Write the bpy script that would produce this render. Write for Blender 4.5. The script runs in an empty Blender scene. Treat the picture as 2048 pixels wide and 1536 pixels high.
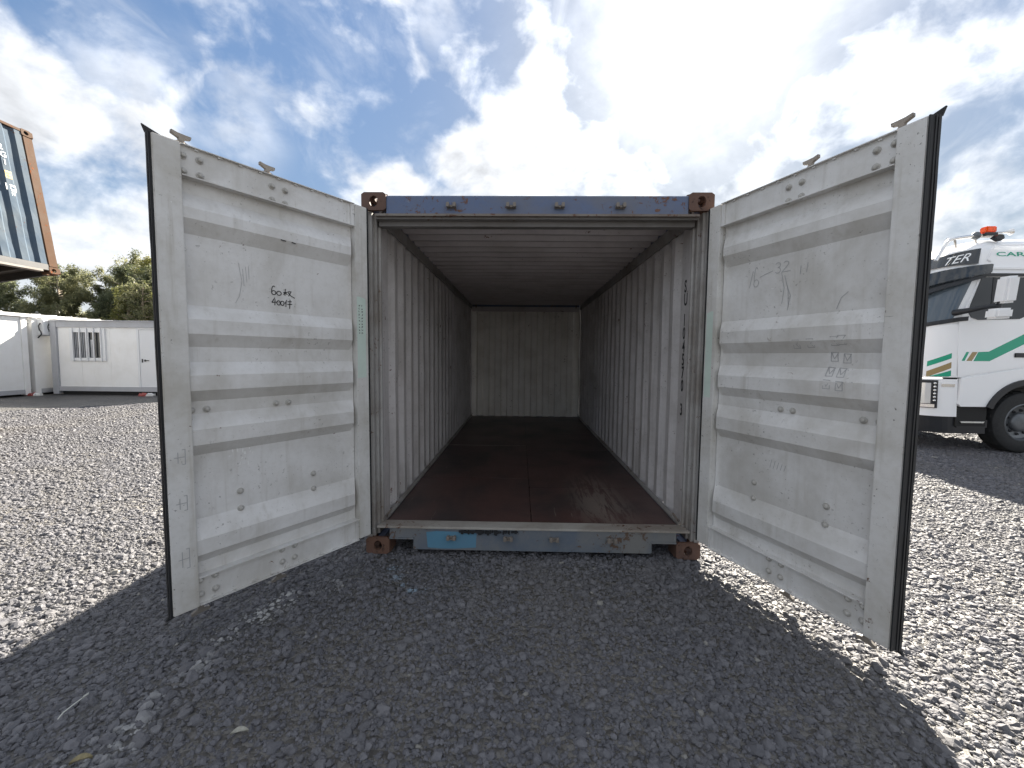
import bpy, bmesh, math, random
from mathutils import Vector, Matrix, noise as mnoise
from math import radians as rad, sin, cos, pi
random.seed(7)
SC = bpy.context.scene
COL = SC.collection

# ------------------------------------------------------------------ camera
def cam_axes(yaw, pit, rol):
    r = Vector((cos(yaw), -sin(yaw), 0)); f = Vector((sin(yaw), cos(yaw), 0)); u = Vector((0, 0, 1))
    f2 = f*cos(pit) + u*sin(pit); u2 = u*cos(pit) - f*sin(pit)
    return r*cos(rol) + u2*sin(rol), u2*cos(rol) - r*sin(rol), f2
cd = bpy.data.cameras.new('camera'); cam = bpy.data.objects.new('camera', cd); COL.objects.link(cam)
cr, cu, cf = cam_axes(-0.0209, -0.0674, 0.0096)
cam.matrix_world = Matrix(((cr.x, cu.x, -cf.x, -0.0946), (cr.y, cu.y, -cf.y, -2.9435), (cr.z, cu.z, -cf.z, 1.4628), (0, 0, 0, 1)))
cd.sensor_width = 36; cd.lens = 829.28/2048*36; cd.clip_start = 0.05; cd.clip_end = 3000
SC.camera = cam

# ------------------------------------------------------------------ exposure
SC.view_settings.view_transform = 'Standard'; SC.view_settings.look = 'None'
SC.view_settings.exposure = 3.28; SC.view_settings.gamma = 1; SC.view_settings.use_curve_mapping = False
SC.cycles.use_denoising = True
SC.cycles.max_bounces = 14; SC.cycles.diffuse_bounces = 10

# ------------------------------------------------------------------ node helpers
def sock(nt, s, v):
    if isinstance(v, bpy.types.NodeSocket): nt.links.new(v, s)
    else:
        try: s.default_value = v
        except TypeError: s.default_value = (v, v, v)
class NT:
    def __init__(self, nt): self.nt = nt
    def n(self, typ, props=None, **ins):
        nd = self.nt.nodes.new(typ)
        for k, v in (props or {}).items(): setattr(nd, k, v)
        for k, v in ins.items():
            key = int(k[1:]) if k[0] == 'i' and k[1:].isdigit() else k.replace('_', ' ')
            sock(self.nt, nd.inputs[key], v)
        return nd
    def m(self, op, a, b=0.0, c=0.0, clamp=False):
        nd = self.nt.nodes.new('ShaderNodeMath'); nd.operation = op; nd.use_clamp = clamp
        sock(self.nt, nd.inputs[0], a); sock(self.nt, nd.inputs[1], b); sock(self.nt, nd.inputs[2], c)
        return nd.outputs[0]
    def v(self, op, a, b=(0, 0, 0), scale=None):
        nd = self.nt.nodes.new('ShaderNodeVectorMath'); nd.operation = op
        sock(self.nt, nd.inputs[0], a)
        if scale is None: sock(self.nt, nd.inputs[1], b)
        else: sock(self.nt, nd.inputs['Scale'], scale)
        return nd.outputs['Value'] if op in ('DOT_PRODUCT', 'LENGTH', 'DISTANCE') else nd.outputs[0]
    def noise(self, vec, scale, detail=4, rough=.55, dist=0.0):
        nd = self.n('ShaderNodeTexNoise', None, Scale=scale, Detail=detail, Roughness=rough, Distortion=dist)
        if vec is not None: self.nt.links.new(vec, nd.inputs['Vector'])
        return nd.outputs[0]
    def step(self, x, lo, hi, a=0.0, b=1.0):
        nd = self.nt.nodes.new('ShaderNodeMapRange'); nd.interpolation_type = 'SMOOTHSTEP'
        for i, v in enumerate((x, lo, hi, a, b)): sock(self.nt, nd.inputs[i], v)
        return nd.outputs[0]
    def mix(self, fac, a, b, mode='MIX'):
        nd = self.nt.nodes.new('ShaderNodeMix'); nd.data_type = 'RGBA'; nd.blend_type = mode
        for i, v in ((0, fac), (6, a), (7, b)):
            if isinstance(v, tuple) and len(v) == 3: v = (*v, 1)
            sock(self.nt, nd.inputs[i], v)
        return nd.outputs[2]
    def link(self, a, b): self.nt.links.new(a, b)

# ------------------------------------------------------------------ sky (world) and sun
SUN_AZ, SUN_EL = rad(21.7), rad(35.3)
SUN = Vector((sin(SUN_AZ)*cos(SUN_EL), cos(SUN_AZ)*cos(SUN_EL), sin(SUN_EL)))
W = bpy.data.worlds.new('World'); SC.world = W; W.use_nodes = True
W.node_tree.nodes.clear(); w = NT(W.node_tree)
sky = w.n('ShaderNodeTexSky', dict(sky_type='NISHITA', sun_disc=False, sun_elevation=SUN_EL, sun_rotation=SUN_AZ,
                                   altitude=300, air_density=1.0, dust_density=0.35, ozone_density=1.6))
D = w.n('ShaderNodeTexCoord').outputs['Generated']
sx = w.n('ShaderNodeSeparateXYZ'); w.link(D, sx.inputs[0])
zup = w.m('MAXIMUM', sx.outputs[2], 0.0)
pl = w.v('SCALE', D, scale=w.m('DIVIDE', 1.0, w.m('ADD', zup, 0.22)))
flat = w.n('ShaderNodeMapping'); w.link(D, flat.inputs[0]); flat.inputs['Scale'].default_value = (1, 1, 1.35)
sunoff = tuple(SUN*0.03)
def cloud_noise(vec): return w.noise(vec, 7.0, 9, .55, .2)
n1 = cloud_noise(flat.outputs[0])
n1s = cloud_noise(w.v('ADD', flat.outputs[0], sunoff))
big = w.noise(D, 1.9, 4, .5)
# banks of cloud: direction, radius, weight (edges come from the noise)
BLOBS = [((-.10, .905, .385), .120, .85), ((-.02, .905, .425), .085, .70), ((.06, .91, .38), .12, .85), ((.15, .90, .40), .10, .60), ((.24, .895, .365), .10, .60), ((-.27, .888, .335), .075, .85), ((-.25, .89, .375), .040, .6),
         ((-.77, .585, .35), .125, .85), ((-.80, .54, .27), .15, .7), ((-.70, .69, .15), .15, .75), ((-.60, .79, .16), .14, .7), ((-.75, .64, .24), .06, .4), ((-.50, .86, .22), .09, .5),
         ((.08, .838, .52), .08, .40), ((.02, .80, .60), .06, .46), ((.13, .82, .56), .07, .30), ((.42, .80, .43), .12, .36), ((.58, .70, .43), .12, .42), ((.50, .76, .42), .10, .36), ((.66, .58, .50), .12, .45), ((.68, .68, .26), .12, .45), ((.62, .72, .34), .08, .30)]
T = None
for c, r, wt in BLOBS:
    dd = w.v('DISTANCE', D, Vector(c).normalized()[:])
    b = w.m('MULTIPLY', w.step(dd, r, r*.35), wt)
    T = b if T is None else w.m('MAXIMUM', T, b)
CLEAR = [((-.335, .80, .49), .20, .75), ((-.17, .86, .45), .13, .7), ((-.46, .80, .38), .18, .7), ((-.60, .62, .52), .16, .7), ((-.48, .66, .56), .14, .6), ((-.10, .80, .56), .14, .6), ((.30, .80, .52), .30, .55), ((.60, .70, .40), .25, .45), ((.45, .70, .60), .25, .45)]
Cl = None
for c, r, wt in CLEAR:
    b = w.m('MULTIPLY', w.step(w.v('DISTANCE', D, Vector(c).normalized()[:]), r, r*.4), wt)
    Cl = b if Cl is None else w.m('MAXIMUM', Cl, b)
big = w.m('SUBTRACT', big, w.m('MULTIPLY', Cl, .74))
cover = w.m('ADD', w.m('MULTIPLY', w.m('SUBTRACT', n1, .5), 2.7), w.m('MAXIMUM', T, w.m('ADD', w.m('MULTIPLY', w.m('SUBTRACT', big, .5), 2.4), .58)))
dens = w.m('MULTIPLY', w.step(cover, .0, .85), .97)
# high thin streaks
wmap = w.n('ShaderNodeMapping'); w.link(pl, wmap.inputs[0]); wmap.inputs['Scale'].default_value = (2.0, .8, 1); wmap.inputs['Rotation'].default_value = (0, 0, .35)
n2 = w.noise(wmap.outputs[0], 1.9, 9, .62, .6)
wisp = w.m('MULTIPLY', w.step(n2, .46, .80), .42)
WB = [((-.43, .73, .54), .13, .50), ((-.30, .74, .60), .12, .55), ((-.16, .76, .62), .08, .4), ((-.61, .67, .42), .11, .40), ((-.50, .74, .40), .09, .30)]
soft = w.noise(flat.outputs[0], 5.0, 7, .55, .3)
for c, r, wt in WB:
    dd = w.v('DISTANCE', D, Vector(c).normalized()[:])
    wisp = w.m('MAXIMUM', wisp, w.m('MULTIPLY', w.m('MULTIPLY', w.step(dd, r*1.35, r*.1), w.step(soft, .42, .64)), wt*1.7))
dens = w.m('MAXIMUM', dens, wisp, clamp=True)
cs = w.m('MAXIMUM', w.v('DOT_PRODUCT', D, SUN[:]), 0.0)
glow = w.m('POWER', cs, 10.0); core = w.m('POWER', cs, 70.0)
# thin veil that the sun shines through
veil = w.m('MULTIPLY', w.m('POWER', cs, 26.0), w.m('ADD', .36, w.m('MULTIPLY', w.step(soft, .35, .65), .3)))
dens = w.m('MAXIMUM', dens, veil, clamp=True)
relief = w.m('MULTIPLY', w.m('SUBTRACT', n1, n1s), 1.5)
thick = w.step(w.m('ADD', w.m('MULTIPLY', w.noise(flat.outputs[0], 3.2, 6, .6, .4), 1.6), w.m('MULTIPLY', cover, .5)), .75, 1.45)
lum = w.m('ADD', relief, w.m('SUBTRACT', 1.0, w.m('MULTIPLY', thick, .20)))
lum = w.m('MULTIPLY', w.m('MAXIMUM', lum, .36), w.m('ADD', 1.60, w.m('ADD', w.m('MULTIPLY', glow, .65), w.m('MULTIPLY', core, 2.2))))
ccol = w.v('SCALE', (.965, .99, 1.03), scale=lum)
sl0 = w.v('DOT_PRODUCT', sky.outputs[0], (.22, .68, .10))
hazef = w.m('DIVIDE', sl0, w.m('ADD', sl0, 3.6))          # bright air near the sun and the horizon washes out to white
slum = w.m('MULTIPLY', hazef, 1.22)
tintc = w.v('SCALE', sky.outputs[0], scale=w.m('DIVIDE', slum, w.m('MAXIMUM', sl0, .001)))
skyc = w.mix(w.step(hazef, .38, .85), w.v('MULTIPLY', tintc, (.94, .97, .98)), w.v('SCALE', (.90, .97, 1.02), scale=slum))
mixc = w.mix(dens, skyc, ccol)
bg = w.n('ShaderNodeBackground', None, Strength=0.078); w.link(mixc, bg.inputs['Color'])
wo = w.n('ShaderNodeOutputWorld'); w.link(bg.outputs[0], wo.inputs['Surface'])

sl = bpy.data.lights.new('sun', 'SUN'); sl.energy = 2.3; sl.angle = rad(0.55); sl.color = (1.0, .92, .80)
so = bpy.data.objects.new('sun', sl); COL.objects.link(so); so.location = (6, 20, 18)
so.rotation_euler = SUN.to_track_quat('Z', 'Y').to_euler()

# ------------------------------------------------------------------ materials
MATS = {}
def mat_base(name):
    m = bpy.data.materials.new(name); m.use_nodes = True; m.node_tree.nodes.clear()
    t = NT(m.node_tree); b = t.n('ShaderNodeBsdfPrincipled'); o = t.n('ShaderNodeOutputMaterial')
    t.link(b.outputs[0], o.inputs[0]); MATS[name] = m
    return m, t, b
def plain(name, col, rough=.5, metal=0.0, coat=0.0, var=.0, scale=6.0):
    m, t, b = mat_base(name)
    if var:
        g = t.n('ShaderNodeTexCoord').outputs['Object']
        f = t.noise(g, scale, 6, .6)
        c = t.mix(t.step(f, .3, .7), tuple(x*(1-var) for x in col), tuple(min(1, x*(1+var)) for x in col))
        t.link(c, b.inputs['Base Color'])
        t.link(t.m('ADD', t.m('MULTIPLY', f, .25), rough-.12), b.inputs['Roughness'])
    else:
        b.inputs['Base Color'].default_value = (*col, 1); b.inputs['Roughness'].default_value = rough
    b.inputs['Metallic'].default_value = metal; b.inputs['Coat Weight'].default_value = coat
    return m
def painted(name, base, dirt, rough=.5, dirt_amt=.5, chips=.0, chipcol=(.10, .045, .025), marks=.0, markcol=(.8, .8, .8), bump=.15, stretch=(1, 1, 1), streak=.0, scuff=0.0):
    m, t, b = mat_base(name)
    g0 = t.n('ShaderNodeTexCoord').outputs['Object']
    mp = t.n('ShaderNodeMapping'); t.link(g0, mp.inputs[0]); mp.inputs['Scale'].default_value = stretch; g = mp.outputs[0]
    n = t.noise(g, 2.2, 8, .62, .3); fine = t.noise(g0, 34, 6, .65)
    c = t.mix(t.m('MULTIPLY', t.step(n, .36, .72), dirt_amt), base, dirt)
    c = t.mix(t.m('MULTIPLY', t.step(fine, .42, .75), .22*dirt_amt+.05), c, dirt)
    if streak:
        ms = t.n('ShaderNodeMapping'); t.link(g0, ms.inputs[0]); ms.inputs['Scale'].default_value = (11, 11, .7)
        c = t.mix(t.m('MULTIPLY', t.step(t.noise(ms.outputs[0], 1.6, 5, .6), .52, .76), streak), c, dirt)
        c = t.mix(t.m('MULTIPLY', t.m('MULTIPLY', t.step(t.noise(ms.outputs[0], 2.7, 5, .65), .60, .74), t.step(t.noise(g0, 2.4, 3, .5), .46, .64)), streak*.55), c, tuple(x*k_ for x, k_ in zip(dirt, (.62, .48, .36))))
    hgt = t.m('MULTIPLY', fine, .3)
    if scuff:
        mk = t.n('ShaderNodeMapping'); t.link(g0, mk.inputs[0]); mk.inputs['Scale'].default_value = (3, 3, 26); mk.inputs['Rotation'].default_value = (.25, .5, 0)
        s1 = t.m('MULTIPLY', t.step(t.noise(mk.outputs[0], 2.4, 5, .7), .66, .74), t.step(t.noise(g0, 3.1, 3, .5), .50, .66))
        c = t.mix(t.m('MULTIPLY', s1, scuff), c, (.10, .10, .10))
        blot = t.m('MULTIPLY', t.step(t.noise(g0, 55, 4, .65), .62, .68), t.step(t.noise(g0, 3.6, 3, .5), .44, .64))
        c = t.mix(t.m('MULTIPLY', blot, scuff), c, (.07, .06, .05))
    if marks:
        k = t.m('MULTIPLY', t.step(t.noise(g0, 26, 4, .7), .66, .71), t.step(t.noise(g0, 3.3, 2, .5), .5, .7))
        c = t.mix(t.m('MULTIPLY', k, marks), c, markcol)
    if chips:
        k = t.step(t.m('ADD', t.noise(g, 24, 9, .72, .5), t.m('MULTIPLY', t.noise(g0, 2.6, 4, .6), .60)), 1.06-.30*chips, 1.10-.30*chips)
        rn = t.mix(t.noise(g0, 24, 5, .7), tuple(x*.55 for x in chipcol), tuple(min(1, x*1.7) for x in chipcol))
        c = t.mix(k, c, rn); hgt = t.m('ADD', hgt, t.m('MULTIPLY', k, .7))
        t.link(t.m('ADD', rough, t.m('MULTIPLY', k, .3)), b.inputs['Roughness'])
    else: t.link(t.m('ADD', rough-.1, t.m('MULTIPLY', n, .25)), b.inputs['Roughness'])
    t.link(c, b.inputs['Base Color'])
    big_ = t.noise(g0, 3.5, 3, .5)
    hgt = t.m('ADD', hgt, t.m('MULTIPLY', big_, 1.6))
    bp = t.n('ShaderNodeBump', None, Strength=bump, Distance=.004); t.link(hgt, bp.inputs['Height']); t.link(bp.outputs[0], b.inputs['Normal'])
    return m

GREY = (.72, .715, .705)
M_door = painted('door_paint', GREY, (.46, .44, .40), .5, .75, chips=.16, marks=.75, bump=.35, streak=.5, scuff=.55)
M_stile = painted('stile_paint', (.68, .675, .66), (.40, .375, .32), .55, .75, chips=.24, marks=.75, bump=.4, streak=.6, scuff=1.0)
M_wall = painted('inner_wall_paint', (.63, .605, .60), (.36, .335, .315), .5, .65, chips=.30, marks=.8, bump=.35, streak=.6, scuff=.8)
M_roofin = painted('roof_paint', (.56, .52, .525), (.37, .335, .33), .5, .6, chips=.25, bump=.5)
M_blue = painted('frame_blue_paint', (.09, .13, .235), (.14, .14, .15), .5, .75, chips=.55, chipcol=(.12, .06, .04), marks=.4, markcol=(.5, .5, .5), bump=.5)
M_sill = painted('sill_paint', (.10, .125, .16), (.19, .185, .17), .55, .85, chips=.5, chipcol=(.10, .065, .045), marks=.7, markcol=(.45, .45, .42), bump=.6)
M_skyblue = painted('repair_blue_paint', (.085, .22, .32), (.11, .17, .23), .5, .5, chips=.25, bump=.4)
M_thresh = painted('threshold_metal', (.40, .385, .35), (.20, .16, .13), .55, .8, chips=.38, chipcol=(.10, .04, .02), bump=.6)
M_rust = painted('rusty_steel', (.10, .058, .045), (.15, .075, .045), .75, .8, chips=.55, chipcol=(.045, .028, .022), bump=.8)
M_rustlight = painted('orange_rust', (.10, .052, .028), (.115, .08, .058), .75, .8, chips=.45, chipcol=(.20, .06, .02), bump=.7)
M_post = painted('post_paint', (.36, .35, .34), (.17, .145, .12), .5, .8, chips=.42, bump=.5, streak=.6, marks=.5)
M_rubber = plain('black_rubber', (.010, .011, .013), .72, var=.4, scale=14)
M_galv = painted('galvanised_steel', (.22, .205, .185), (.13, .09, .065), .5, .7, chips=.25, bump=.5)
M_bolt = painted('bolt_steel', (.46, .45, .42), (.22, .19, .16), .45, .6, chips=.2, bump=.3)
M_ink = plain('black_ink', (.02, .02, .022), .6)
M_pencil = plain('faint_pencil', (.38, .38, .385), .6)
M_chalk = plain('white_chalk', (.80, .80, .78), .8)
M_mint = painted('mint_sticker', (.60, .70, .63), (.46, .55, .50), .55, .7, chips=.1, marks=.5)
M_cabw = painted('cabin_white_panel', (.91, .91, .90), (.80, .79, .76), .4, .5, bump=.08, streak=.3)
M_cabg = painted('cabin_grey_frame', (.46, .47, .50), (.36, .36, .36), .45, .5, bump=.1)
M_cabdark = plain('shade_chassis_black', (.014, .014, .014), .8)  # near-black stand-in for shade under cabins and behind the wheel; chassis too
M_glass = plain('dark_glass', (.018, .024, .03), .06, var=0)
M_wind = plain('windscreen_glass', (.085, .11, .135), .07)  # lighter than bare glass: the pale sky reflection is in the colour
M_curtain = plain('curtain', (.42, .43, .45), .8, var=.15)
M_white = plain('white_plastic', (.80, .81, .82), .35)
M_truck = plain('truck_white_paint', (.90, .91, .92), .3, coat=.25)
M_plast = plain('truck_black_plastic', (.014, .016, .02), .42)
M_gloss = plain('gloss_black', (.018, .024, .03), .12, coat=.5)
M_chrome = plain('chrome', (.78, .77, .75), .15, 1.0)
M_green = plain('green_decal', (.0, .34, .20), .35, coat=.3)
M_tan = plain('gold_decal', (.33, .24, .10), .35, coat=.3)
M_tyre = plain('tyre_rubber', (.02, .021, .022), .75, var=.3, scale=20)
M_rim = plain('wheel_steel', (.13, .14, .15), .45, .6, var=.25)
M_orange = plain('orange_lens', (.85, .12, .01), .25); MATS['orange_lens'].node_tree.nodes['Principled BSDF'].inputs['Transmission Weight'].default_value = .35
M_silver = plain('silver_headlight', (.62, .63, .62), .2, .5)
M_bluec = painted('blue_container_paint', (.068, .10, .14), (.125, .15, .17), .75, .75, chips=.30, bump=.6, streak=.4, marks=.4)
for q_ in (M_bluec, M_rustlight): q_.node_tree.nodes['Principled BSDF'].inputs['Specular IOR Level'].default_value = .12
M_under = painted('underside_paint', (.035, .033, .032), (.06, .05, .04), .8, .6, chips=.3)
M_railgrey = painted('rail_grey_paint', (.03, .032, .035), (.06, .06, .06), .5, .7, chips=.2, bump=.4)
M_dgrey = painted('support_container_paint', (.14, .10, .08), (.2, .15, .11), .55, .6, chips=.3, streak=.4)
M_timber = plain('timber', (.24, .16, .09), .8, var=.35, scale=9)
M_yellow = plain('yellow_plate', (.80, .52, .04), .5, var=.1)
M_text = plain('white_lettering', (.85, .87, .88), .5)
M_litter_w = plain('litter_white', (.72, .72, .70), .5); M_litter_r = plain('litter_red', (.34, .07, .06), .45)
M_twig = plain('pale_straw', (.50, .51, .46), .5)
M_leafdry = plain('dry_leaf', (.36, .35, .30), .7, var=.3, scale=40); M_leafyel = plain('yellow_leaf', (.26, .22, .12), .7, var=.3, scale=40)

def make_floor_mat():
    m, t, b = mat_base('plywood_floor')
    g = t.n('ShaderNodeNewGeometry').outputs['Position']
    mp = t.n('ShaderNodeMapping'); t.link(g, mp.inputs[0]); mp.inputs['Scale'].default_value = (9, 1.0, 1)
    grain = t.noise(mp.outputs[0], 3, 7, .6, .4); big_ = t.noise(g, 1.3, 6, .62, .3); fine = t.noise(g, 55, 4, .6)
    c = t.mix(grain, (.062, .034, .031), (.100, .052, .045)); c = t.mix(t.step(big_, .42, .68), c, (.042, .034, .033))
    ms = t.n('ShaderNodeMapping'); t.link(g, ms.inputs[0]); ms.inputs['Scale'].default_value = (30, 1.6, 1); ms.inputs['Rotation'].default_value = (0, 0, .25)
    scr = t.m('MULTIPLY', t.step(t.noise(ms.outputs[0], 1.5, 4, .6), .66, .71), t.step(t.noise(g, 2.3, 3), .48, .62))
    c = t.mix(t.m('MULTIPLY', scr, .85), c, (.20, .17, .15))
    sp = t.step(t.noise(g, 85, 2, .5), .73, .77); c = t.mix(t.m('MULTIPLY', sp, .5), c, (.3, .27, .24))
    # scraped patch with glue lines near the right of the door opening
    d0 = t.v('DISTANCE', t.v('MULTIPLY', g, (1.0, .32, 0)), (.62, .24, 0))
    pt = t.m('MULTIPLY', t.step(d0, .36, .05), t.step(t.noise(mp.outputs[0], 2.2, 6, .7, .8), .45, .53))
    c = t.mix(t.m('MULTIPLY', pt, .8), c, (.20, .165, .14))
    t.link(c, b.inputs['Base Color'])
    t.link(t.m('ADD', .26, t.m('MULTIPLY', big_, .35)), b.inputs['Roughness'])
    bp = t.n('ShaderNodeBump', None, Strength=.3, Distance=.003); t.link(t.m('ADD', grain, fine), bp.inputs['Height']); t.link(bp.outputs[0], b.inputs['Normal'])
    return m
M_floor = make_floor_mat()

WHITE_TRAIL = [(-1.50, -.62, .09, 1.0), (-1.56, -.75, .09, 1.0), (-1.63, -.90, .08, .7), (-1.50, -.55, .07, .8), (-1.60, -1.10, .10, .5), (-1.62, -1.30, .09, .35), (-1.60, -1.50, .10, .7), (-1.66, -1.62, .10, .5), (-1.3, -.42, .10, .35)]
BLUE_TRAIL = [(-.95, -.20, .05, .35), (-.90, -.30, .04, .35), (-.84, -.39, .03, .4), (-.76, -.455, .035, .6), (-.68, -.45, .03, .35)]
def spill(t, g, pts):
    tot = None
    for x, y, r, k in pts:
        d = t.v('DISTANCE', t.v('MULTIPLY', g, (1, 1, 0)), (x, y, 0))
        s = t.m('MULTIPLY', t.step(d, r*1.6, r*.2), k); tot = s if tot is None else t.m('MAXIMUM', tot, s)
    return tot
def make_gravel_mat():
    m, t, b = mat_base('gravel_stone')
    g = t.n('ShaderNodeNewGeometry').outputs['Position']; oi = t.n('ShaderNodeObjectInfo').outputs['Random']
    fine = t.noise(g, 130, 5, .65)
    c = t.mix(oi, (.056, .057, .067), (.130, .129, .141))
    c = t.mix(t.m('MULTIPLY', t.step(t.noise(g, .9, 4, .6), .45, .7), .5), c, (.125, .118, .108))
    c = t.mix(t.m('MULTIPLY', fine, .5), c, (.16, .158, .165))
    c = t.mix(t.m('MULTIPLY', t.m('GREATER_THAN', t.m('FRACT', t.m('MULTIPLY', oi, 57.3)), .996), .8), c, (.26, .25, .225))
    # pale limewash spill and a blue paint trace, both dry on the stones
    k = t.m('MULTIPLY', spill(t, g, WHITE_TRAIL), t.step(t.m('ADD', t.m('MULTIPLY', t.noise(g, 16, 5, .7), .6), t.m('MULTIPLY', t.m('FRACT', t.m('MULTIPLY', oi, 13.7)), .6)), .50, .82))
    c = t.mix(k, c, (.42, .42, .41))
    k2 = t.m('MULTIPLY', spill(t, g, BLUE_TRAIL), t.step(t.m('ADD', t.m('MULTIPLY', t.noise(g, 30, 5, .7), .6), t.m('MULTIPLY', t.m('FRACT', t.m('MULTIPLY', oi, 13.7)), .6)), .4, .7))
    c = t.mix(k2, c, (.30, .42, .52))
    t.link(c, b.inputs['Base Color']); b.inputs['Roughness'].default_value = .66; b.inputs['Specular IOR Level'].default_value = .45
    bp = t.n('ShaderNodeBump', None, Strength=.55, Distance=.004); t.link(fine, bp.inputs['Height']); t.link(bp.outputs[0], b.inputs['Normal'])
    return m
M_gravel = make_gravel_mat()
def make_ground_mat():
    m, t, b = mat_base('gravel_ground')
    g = t.n('ShaderNodeNewGeometry').outputs['Position']
    vo = t.n('ShaderNodeTexVoronoi', None, Scale=26.0); t.link(g, vo.inputs['Vector'])
    rnd = t.n('ShaderNodeSeparateColor'); t.link(vo.outputs['Color'], rnd.inputs[0])
    c = t.mix(rnd.outputs[0], (.025, .025, .026), (.07, .068, .068))  # sheet darkened so the gaps between stones look deep in shade
    c = t.mix(t.step(t.noise(g, .25, 5, .6), .4, .7), c, (.14, .13, .115))
    t.link(c, b.inputs['Base Color']); b.inputs['Roughness'].default_value = .5; b.inputs['Specular IOR Level'].default_value = .7
    h = t.m('ADD', t.m('SUBTRACT', 1.0, vo.outputs['Distance']), t.m('MULTIPLY', t.noise(g, 60, 4), .4))
    bp = t.n('ShaderNodeBump', None, Strength=1.0, Distance=.03); t.link(h, bp.inputs['Height']); t.link(bp.outputs[0], b.inputs['Normal'])
    return m
M_ground = make_ground_mat()
def make_leaf_mat(name, a, bcol, tr):
    m, t, b = mat_base(name)
    g = t.n('ShaderNodeNewGeometry'); r = t.noise(g.outputs['Position'], 1.1, 4, .6)
    c = t.mix(g.outputs['Random Per Island'], a, bcol); c = t.mix(t.step(r, .4, .65), c, tuple(x*.8 for x in a))
    t.link(c, b.inputs['Base Color']); b.inputs['Roughness'].default_value = .45
    tn = t.n('ShaderNodeBsdfTranslucent'); t.link(c, tn.inputs[0]); mx = t.n('ShaderNodeMixShader', None, i0=tr)
    t.link(b.outputs[0], mx.inputs[1]); t.link(tn.outputs[0], mx.inputs[2])
    t.link(mx.outputs[0], t.nt.nodes['Material Output'].inputs[0])
    return m
M_leafA = make_leaf_mat('eucalyptus_leaf', (.16, .175, .09), (.38, .37, .20), .5)
M_leafB = make_leaf_mat('young_leaf', (.17, .185, .055), (.38, .355, .12), .45)
M_leafC = make_leaf_mat('dark_leaf', (.11, .135, .075), (.28, .29, .15), .45)
M_bark = plain('pale_bark', (.36, .30, .23), .8, var=.35, scale=5)

# ------------------------------------------------------------------ mesh helpers
class MB:
    """collects simple solids and links them as ONE mesh object"""
    def __init__(s): s.v = []; s.f = []
    def add(s, vs, fs):
        o = len(s.v); s.v += [tuple(x) for x in vs]; s.f += [[i+o for i in f] for f in fs]; return s
    def box(s, x0, x1, y0, y1, z0, z1):
        return s.add([(x, y, z) for z in (z0, z1) for y in (y0, y1) for x in (x0, x1)],
                     [(0, 2, 3, 1), (4, 5, 7, 6), (0, 1, 5, 4), (2, 6, 7, 3), (0, 4, 6, 2), (1, 3, 7, 5)])
    def prism(s, poly, d, axis):
        """closed polygon extruded; axis 'x': poly=(y,z), 'y': (x,z), 'z': (x,y); d=(lo,hi)"""
        n = len(poly)
        def P(p, q): return {'x': (q, p[0], p[1]), 'y': (p[0], q, p[1]), 'z': (p[0], p[1], q)}[axis]
        vs = [P(p, d[0]) for p in poly] + [P(p, d[1]) for p in poly]
        return s.add(vs, [list(range(n))[::-1], list(range(n, 2*n))] + [(i, (i+1) % n, n+(i+1) % n, n+i) for i in range(n)])
    def tube(s, pts, r, n=8, cap=True):
        pts = [Vector(p) for p in pts]; rs = r if isinstance(r, (list, tuple)) else [r]*len(pts)
        o = []; up = None
        for i, p in enumerate(pts):
            t = (pts[min(i+1, len(pts)-1)]-pts[max(i-1, 0)]).normalized()
            a = Vector((0, 0, 1)) if abs(t.z) < .9 else Vector((1, 0, 0))
            e1 = t.cross(a).normalized() if up is None else (up - t*up.dot(t)).normalized()
            up = e1; e2 = t.cross(e1)
            o += [p + (e1*cos(2*pi*k/n) + e2*sin(2*pi*k/n))*rs[i] for k in range(n)]
        fs = [(i*n+k, i*n+(k+1) % n, (i+1)*n+(k+1) % n, (i+1)*n+k) for i in range(len(pts)-1) for k in range(n)]
        if cap: fs += [list(range(n))[::-1], [len(o)-n+k for k in range(n)]]
        return s.add(o, fs)
    def lathe(s, prof, c, axis='y', n=32):
        """profile (r, h) spun about an axis through c"""
        c = Vector(c); o = []
        for r, h in prof:
            for k in range(n):
                a = 2*pi*k/n; p, q = r*cos(a), r*sin(a)
                o.append(c + Vector({'y': (p, h, q), 'x': (h, p, q), 'z': (p, q, h)}[axis]))
        fs = [(i*n+k, i*n+(k+1) % n, (i+1)*n+(k+1) % n, (i+1)*n+k) for i in range(len(prof)-1) for k in range(n)]
        return s.add(o, fs)
    def ball(s, c, r, n=10, m=6, sc=(1, 1, 1)):
        return s.lathe([(max(1e-4, r*sin(pi*i/m)), -r*cos(pi*i/m)*sc[2]) for i in range(m+1)], c, 'z', n)
    def mesh(s, name, mat, smooth=None, fix=True, bevel=0):
        me = bpy.data.meshes.new(name); me.from_pydata(s.v, [], s.f); me.update()
        if fix or bevel:
            bm = bmesh.new(); bm.from_mesh(me)
            if fix: bmesh.ops.recalc_face_normals(bm, faces=bm.faces)
            if bevel:
                es = [e for e in bm.edges if len(e.link_faces) == 2 and e.calc_face_angle(0) > .6]
                bmesh.ops.bevel(bm, geom=es, offset=bevel, segments=2, affect='EDGES', clamp_overlap=True)
            bm.to_mesh(me); bm.free()
        mats = mat if isinstance(mat, (list, tuple)) else [mat]
        for q in mats: me.materials.append(q)
        if smooth is not None:
            me.shade_smooth()
            try: me.set_sharp_from_angle(angle=rad(smooth))
            except Exception: pass
        return me
    def build(s, name, mat, parent=None, smooth=None, fix=True, bevel=0, loc=None, **tags):
        return link(s.mesh(name, mat, smooth, fix, bevel), name, parent, loc, **tags)
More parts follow.
